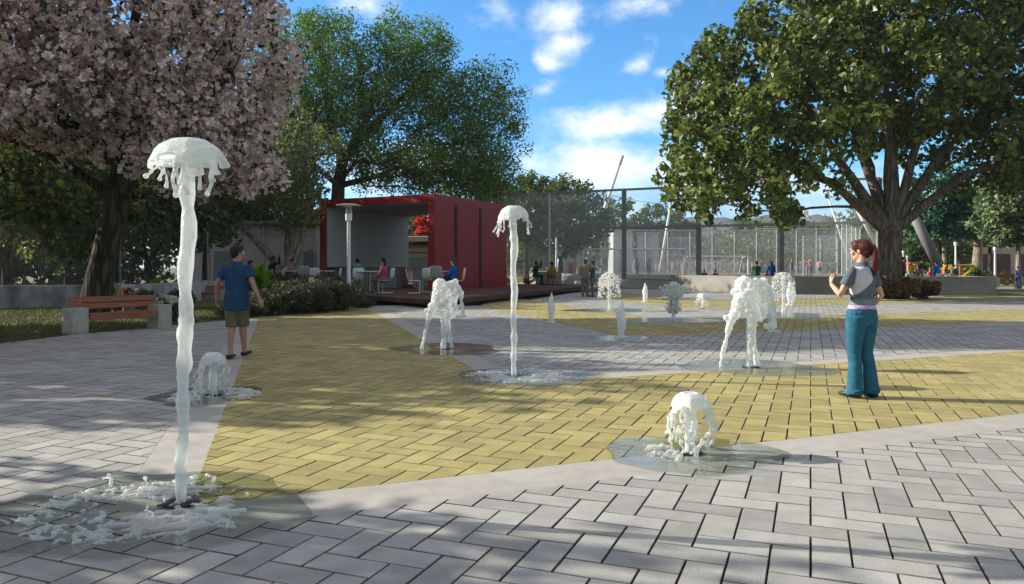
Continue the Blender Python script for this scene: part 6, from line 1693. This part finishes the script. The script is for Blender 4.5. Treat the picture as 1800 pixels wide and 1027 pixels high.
# white shoulder panel of the shirt: faces of the shirt between shoulder and waist on the left back
sme = wi['shirt']; sme.materials.append(cloth('white_panel', (.50, .52, .53), (.44, .46, .47))); sme.materials.append(cloth('dark_panel', (.022, .03, .035))); sme.materials.append(cloth('light_hem', (.17, .21, .235), (.14, .18, .20)))
for pl in sme.polygons:
    c = pl.center / S
    x, y, z = c
    if z < .625: pl.material_index = 3
    elif abs(x) < .098 and z < .832:
        d = (z - .70) - (x + .005) * 1.25
        if x < .012 and z > .665 + (x + .07) * 1.1 and x > -.088 and y < .035: pl.material_index = 1
mb = MB(); q = [(.564, .0935, .0695), (.590, .084, .064)]
mb.tube([wi['sp'](z) * S for z, a, b in q], [((a + .0075) * S, (b + .0075) * S) for z, a, b in q], n=28, side=(1, 0, 0), cap=False)
o = mb.build('belt', mat('belt_lilac', (.52, .42, .58), (.30, .22, .40), nscale=60, rough=.5, contrast=(.45, .55)), wp, smooth=True)
md = o.modifiers.new('s', 'SOLIDIFY'); md.thickness = .006

# ---- the man in the blue shirt
MG = G(416, 630)
mp_, mi_ = person('man in loose blue shirt and khaki shorts walking away beside the yellow paving', (MG.x, MG.y, 0), rad(-6), 1.74, 'walk', hair=((.012, .010, .010), 'short'),
    top=('blue', (.020, .060, .125), (.014, .044, .098)), bottom=('khaki', (.13, .12, .07), (.105, .097, .055)), skin=SKIN_M, shoes=(.012, .012, .014), detail=2, headyaw=rad(-38), legs='short', build=.98, shirt_len=.07,
    over=dict(kL=(-.036, -.015, .285), aL=(-.024, -.075, .048), kR=(.036, .05, .292), aR=(.036, .075, .058), eL=(-.178, -.005, .655), wL=(-.205, .035, .525), eR=(.165, -.035, .66), wR=(.215, -.02, .53), tiltL=.0, tiltR=-.005))
S2 = 1.74
# ---- people round the cafe
GC = 'people sitting at the cafe tables'
person('person in teal shirt sitting with their back to us at the cafe', tuple(on_deck(628, 33.0) + Vector((0, .1, 0))), .25, 1.95, 'sit', hair=((.04, .025, .02), 'short'), top=('teal', (.03, .19, .17)), bottom=('pale_grey', (.30, .30, .30)), detail=1, group=GC)
person('woman in pink sleeveless top sitting at the round white table', tuple(on_deck(674, 32.6)), 1.25, 1.95, 'sit', hair=((.06, .02, .015), 'long'), top=('hot_pink', (.50, .06, .16)), bottom=('grey_trousers', (.16, .15, .15)), skin=SKIN_L, sleeve='none', female=True, detail=1, group=GC)
person('woman in bright blue top sitting beside the red side wall', tuple(on_deck(797, 31.6)), 1.3, 1.95, 'sit', hair=((.10, .055, .03), 'long'), top=('bright_blue', (.02, .10, .42)), bottom=('navy', (.02, .025, .06)), skin=SKIN_L, sleeve='long', female=True, detail=1, group=GC)
person('person in black sitting with one arm raised behind the shrubs', (X(477, 34.2), 34.2, .45), -1.0, 1.9, 'wave', hair=((.01, .01, .01), 'short'), top=('black', (.010, .011, .015)), bottom=('black2', (.012, .013, .018)), skin=SKIN_D, sleeve='long', detail=1, group=GC)
person('sitter in brownish top under the forked tree', (X(505, 36.0), 36.0, .42), -1.35, 1.9, 'lean', hair=((.02, .015, .012), 'short'), top=('rose_brown', (.25, .15, .13)), bottom=('dark_jeans', (.03, .03, .04)), detail=1, group=GC)
person('dark-haired person half hidden behind the walking man', (X(440, 33.0), 33.0, .2), -1.2, 1.95, 'sit', hair=((.012, .010, .010), 'short'), top=('dark_top', (.04, .035, .04)), bottom=('dark_b', (.03, .03, .03)), detail=1, group=GC)
# ---- on the deck's end and on the paving
GD = 'people sitting on the bank beyond the deck'
person('person in dark green sitting with one arm raised beyond the deck', (X(941, 47.4), 47.4, .3), -1.35, 1.95, 'wave', hair=((.012, .012, .012), 'short'), top=('deep_green', (.008, .03, .022)), bottom=('green_trousers', (.012, .055, .035)), skin=SKIN_D, sleeve='long', detail=1, group=GD)
person('person in yellow shirt with round dark hair sitting beyond the deck', (X(973, 47.2), 47.2, .3), 2.55, 1.9, 'lean', hair=((.012, .010, .008), 'afro'), top=('mustard', (.40, .27, .015)), bottom=('olive_shorts', (.13, .10, .04)), skin=SKIN_D, detail=1, legs='short', group=GD)
mb = MB(); mb.box((X(954, 48.6), 48.6, .72), (.9, .5, .8), bev=.02); tag(mb.build('seat_block', SLOPC), 'stone seat block under the pair sitting beyond the deck', 'seat block')
mb = MB(); mb.box((X(976, 48.4), 48.4, .72), (.8, .5, .8), bev=.02); tag(mb.build('seat_block', SLOPC), 'stone seat block behind the person in yellow', 'seat block')
GCO = 'embracing couple on the paving'
cp = G(1033, 522)
person('taller one of the embracing couple, in pale brown top and grey trousers', (cp.x - .12, cp.y, 0), -.3, 1.76, 'stand', hair=((.09, .045, .03), 'short'), top=('taupe', (.22, .17, .12)), bottom=('slate_trousers', (.12, .14, .15)), detail=1, group=GCO, over=dict(eR=(.15, .09, .70), wR=(.12, .20, .74), eL=(-.17, -.03, .66), wL=(-.10, .10, .60)))
person('one of the embracing couple in green top, arm round the other', (cp.x + .26, cp.y + .22, 0), 1.5, 1.68, 'stand', hair=((.10, .035, .03), 'short'), top=('green', (.015, .13, .075)), bottom=('grey_trousers2', (.15, .155, .16)), skin=SKIN_L, sleeve='long', female=True, detail=1, group=GCO, over=dict(eL=(-.14, .08, .72), wL=(-.05, .20, .82), eR=(.14, .10, .73), wR=(.02, .2, .86)))
# ---- spectators on the planter wall
GW = 'spectators on the planter wall seen from behind'
def on_wall(px, y, z): return (X(px, y), y, z)
person('spectator in green shirt sitting on the planter wall', on_wall(1330, 45.0, .46), .05, 1.7, 'sit', hair=((.012, .01, .01), 'short'), top=('bottle_green', (.015, .10, .065)), bottom=('dark_b', (.03, .03, .03)), detail=1, group=GW)
person('spectator in blue top with long dark hair sitting on the planter wall', on_wall(1356, 44.7, .46), .1, 1.7, 'sit', hair=((.012, .01, .01), 'long'), top=('royal_blue', (.012, .055, .25)), bottom=('navy', (.02, .025, .06)), female=True, sleeve='long', detail=1, group=GW)
person('child in black whose head shows above the planter wall', on_wall(1238, 48.6, .30), 0, 1.25, 'sit', hair=((.012, .01, .01), 'short'), top=('black', (.010, .011, .015)), bottom=('dark_b', (.03, .03, .03)), detail=1, group=GW)
person('child in red whose head shows above the planter wall', on_wall(1258, 48.2, .30), 0, 1.22, 'sit', hair=((.012, .01, .01), 'short'), top=('red', (.36, .02, .03)), bottom=('dark_b', (.03, .03, .03)), detail=1, group=GW)
person('child in red sitting on the pale bank left of the larger goal', on_wall(1004, 63.2, .62), .4, 1.25, 'sit', hair=((.012, .01, .01), 'short'), top=('red', (.36, .02, .03)), bottom=('dark_b', (.03, .03, .03)), detail=1, group=GW)
# ---- players on the sports ground
GP = 'players on the sports ground'
PK = ('pale_pink', (.52, .36, .36)); PK2 = ('pink_red', (.50, .30, .30)); LB = ('pale_blue', (.22, .26, .36)); GYB = ('pale_grey', (.30, .30, .30))
for px, y, H_, ps, rz, tp, bt, lb in (
        (1011, 80, 1.7, 'stand', 2.2, PK, GYB, 'player in pale pink left of the larger goal'), (1060, 84, 1.45, 'walk', 1.0, ('white_top', (.5, .5, .5)), LB, 'player in white inside the larger goal'),
        (1120, 78, 1.75, 'stand', .3, PK2, LB, 'player with red-pink top right of the second tall post'), (1141, 80, 1.7, 'up', -.4, PK, LB, 'player in pink with one arm raised'),
        (1206, 84, 1.5, 'stand', .4, PK, GYB, 'player in pink at the right post of the larger goal'), (1257, 84, 1.65, 'walk', 1.0, PK2, LB, 'player in red-pink left of the third tall post'),
        (1392, 74, 1.65, 'stand', .6, ('mauve', (.26, .15, .19)), ('mauve2', (.20, .17, .27)), 'player in mauve right of the tall post'), (1425, 72, 1.75, 'stand', .2, PK, ('mauve2', (.20, .17, .27)), 'taller of the pair of players left of the woman'),
        (1419, 73, 1.5, 'stand', .9, ('black', (.010, .011, .015)), GYB, 'player in black of the pair left of the woman'), (1440, 76, 1.6, 'walk', -.5, PK2, LB, 'player in pink and blue nearest the standing woman'),
        (1540, 68, 1.6, 'stand', .3, ('sky_blue', (.06, .15, .35)), ('mint', (.30, .45, .38)), 'person in blue seen just left of the big trunk')):
    person(lb, (X(px, y), y, .6), rz, H_, ps, hair=((.05, .03, .025), 'short'), top=tp, bottom=bt, skin=SKIN_L, detail=0, group=GP, legs='short' if ps == 'walk' else 'long')
# ---- people of the playground
GY = 'people around the playground'
person('person in maroon top with dark hair right of the big trunk', (X(1586, 44), 44, .3), .4, 1.7, 'stand', hair=((.012, .01, .01), 'short'), top=('maroon', (.16, .02, .06)), bottom=('dark_b', (.03, .03, .03)), skin=SKIN_M, sleeve='none', detail=1, group=GY)
person('child in mint green top behind the planter wall', (X(1598, 43), 43, .08), .1, 1.2, 'stand', hair=((.22, .15, .04), 'short'), top=('mint', (.16, .48, .38)), bottom=GYB, skin=SKIN_L, detail=1, group=GY)
person('person in brown top behind the planter wall', (X(1614, 43), 43, .0), .1, 1.55, 'stand', hair=((.06, .035, .02), 'long'), top=('brown', (.17, .11, .085)), bottom=('dark_b', (.03, .03, .03)), sleeve='long', female=True, detail=1, group=GY)
person('small child in bright pink sitting on the planter wall', (X(1635, 40.6), 40.6, .56), .1, 1.02, 'sit', hair=((.35, .2, .12), 'short'), top=('hot_pink', (.50, .06, .16)), bottom=('hot_pink', (.50, .06, .16)), skin=SKIN_L, detail=1, sleeve='none', group=GY)
person('child in dark red left of the person in bright blue', (X(1637, 47), 47, .16), .3, 1.4, 'stand', hair=((.10, .05, .03), 'short'), top=('wine', (.30, .02, .05)), bottom=('dark_b', (.03, .03, .03)), skin=SKIN_L, detail=1, group=GY)
person('person in bright blue top behind the planter wall', (X(1646, 46), 46, .2), .2, 1.55, 'stand', hair=((.05, .035, .03), 'short'), top=('vivid_blue', (.015, .14, .52)), bottom=('navy', (.02, .025, .06)), skin=SKIN_L, detail=1, group=GY)
person('person in dark teal leaning forward below the yellow play frame', (X(1682, 43), 43, .45), .9, 1.5, 'lean', hair=((.02, .015, .012), 'short'), top=('dark_teal', (.03, .075, .095)), bottom=('slate_trousers', (.12, .14, .15)), skin=SKIN_M, detail=1, group=GY)
bg_ = G(1790, 508)
person('child in blue running away at the right edge', (bg_.x, bg_.y, 0), -.15, 1.46, 'run', hair=((.10, .07, .05), 'short'), top=('denim_vest', (.13, .18, .34)), bottom=('denim', (.08, .13, .24)), skin=SKIN_L, detail=1, shoes=(.03, .04, .08))
# ---- the far crowd, one mass of tiny figures along the far side
mb = MB(); r = random.Random(9); cols = [cloth(*q) for q in (PK, LB, GYB, ('white_top', (.5, .5, .5)), PK2, ('mauve2', (.20, .17, .27)))] + [SKIN_M]
for i in range(170):
    y = r.uniform(104, 112); x = X(r.uniform(1150, 1480), y); h = r.uniform(1.3, 1.8); mb.mi = r.randrange(6)
    mb.tube([(x, y, .62), (x, y, .6 + h * .5), (x, y, .6 + h * .8), (x, y, .6 + h * .86)], [.1, .14, .19, .05], n=5); mb.mi = 6; mb.ball((x, y, .6 + h * .93), .11, 5, 4)
tag(mb.build('crowd', cols), 'far mass of small onlookers in pale colours across the sports ground', 'crowd', kind='stuff')
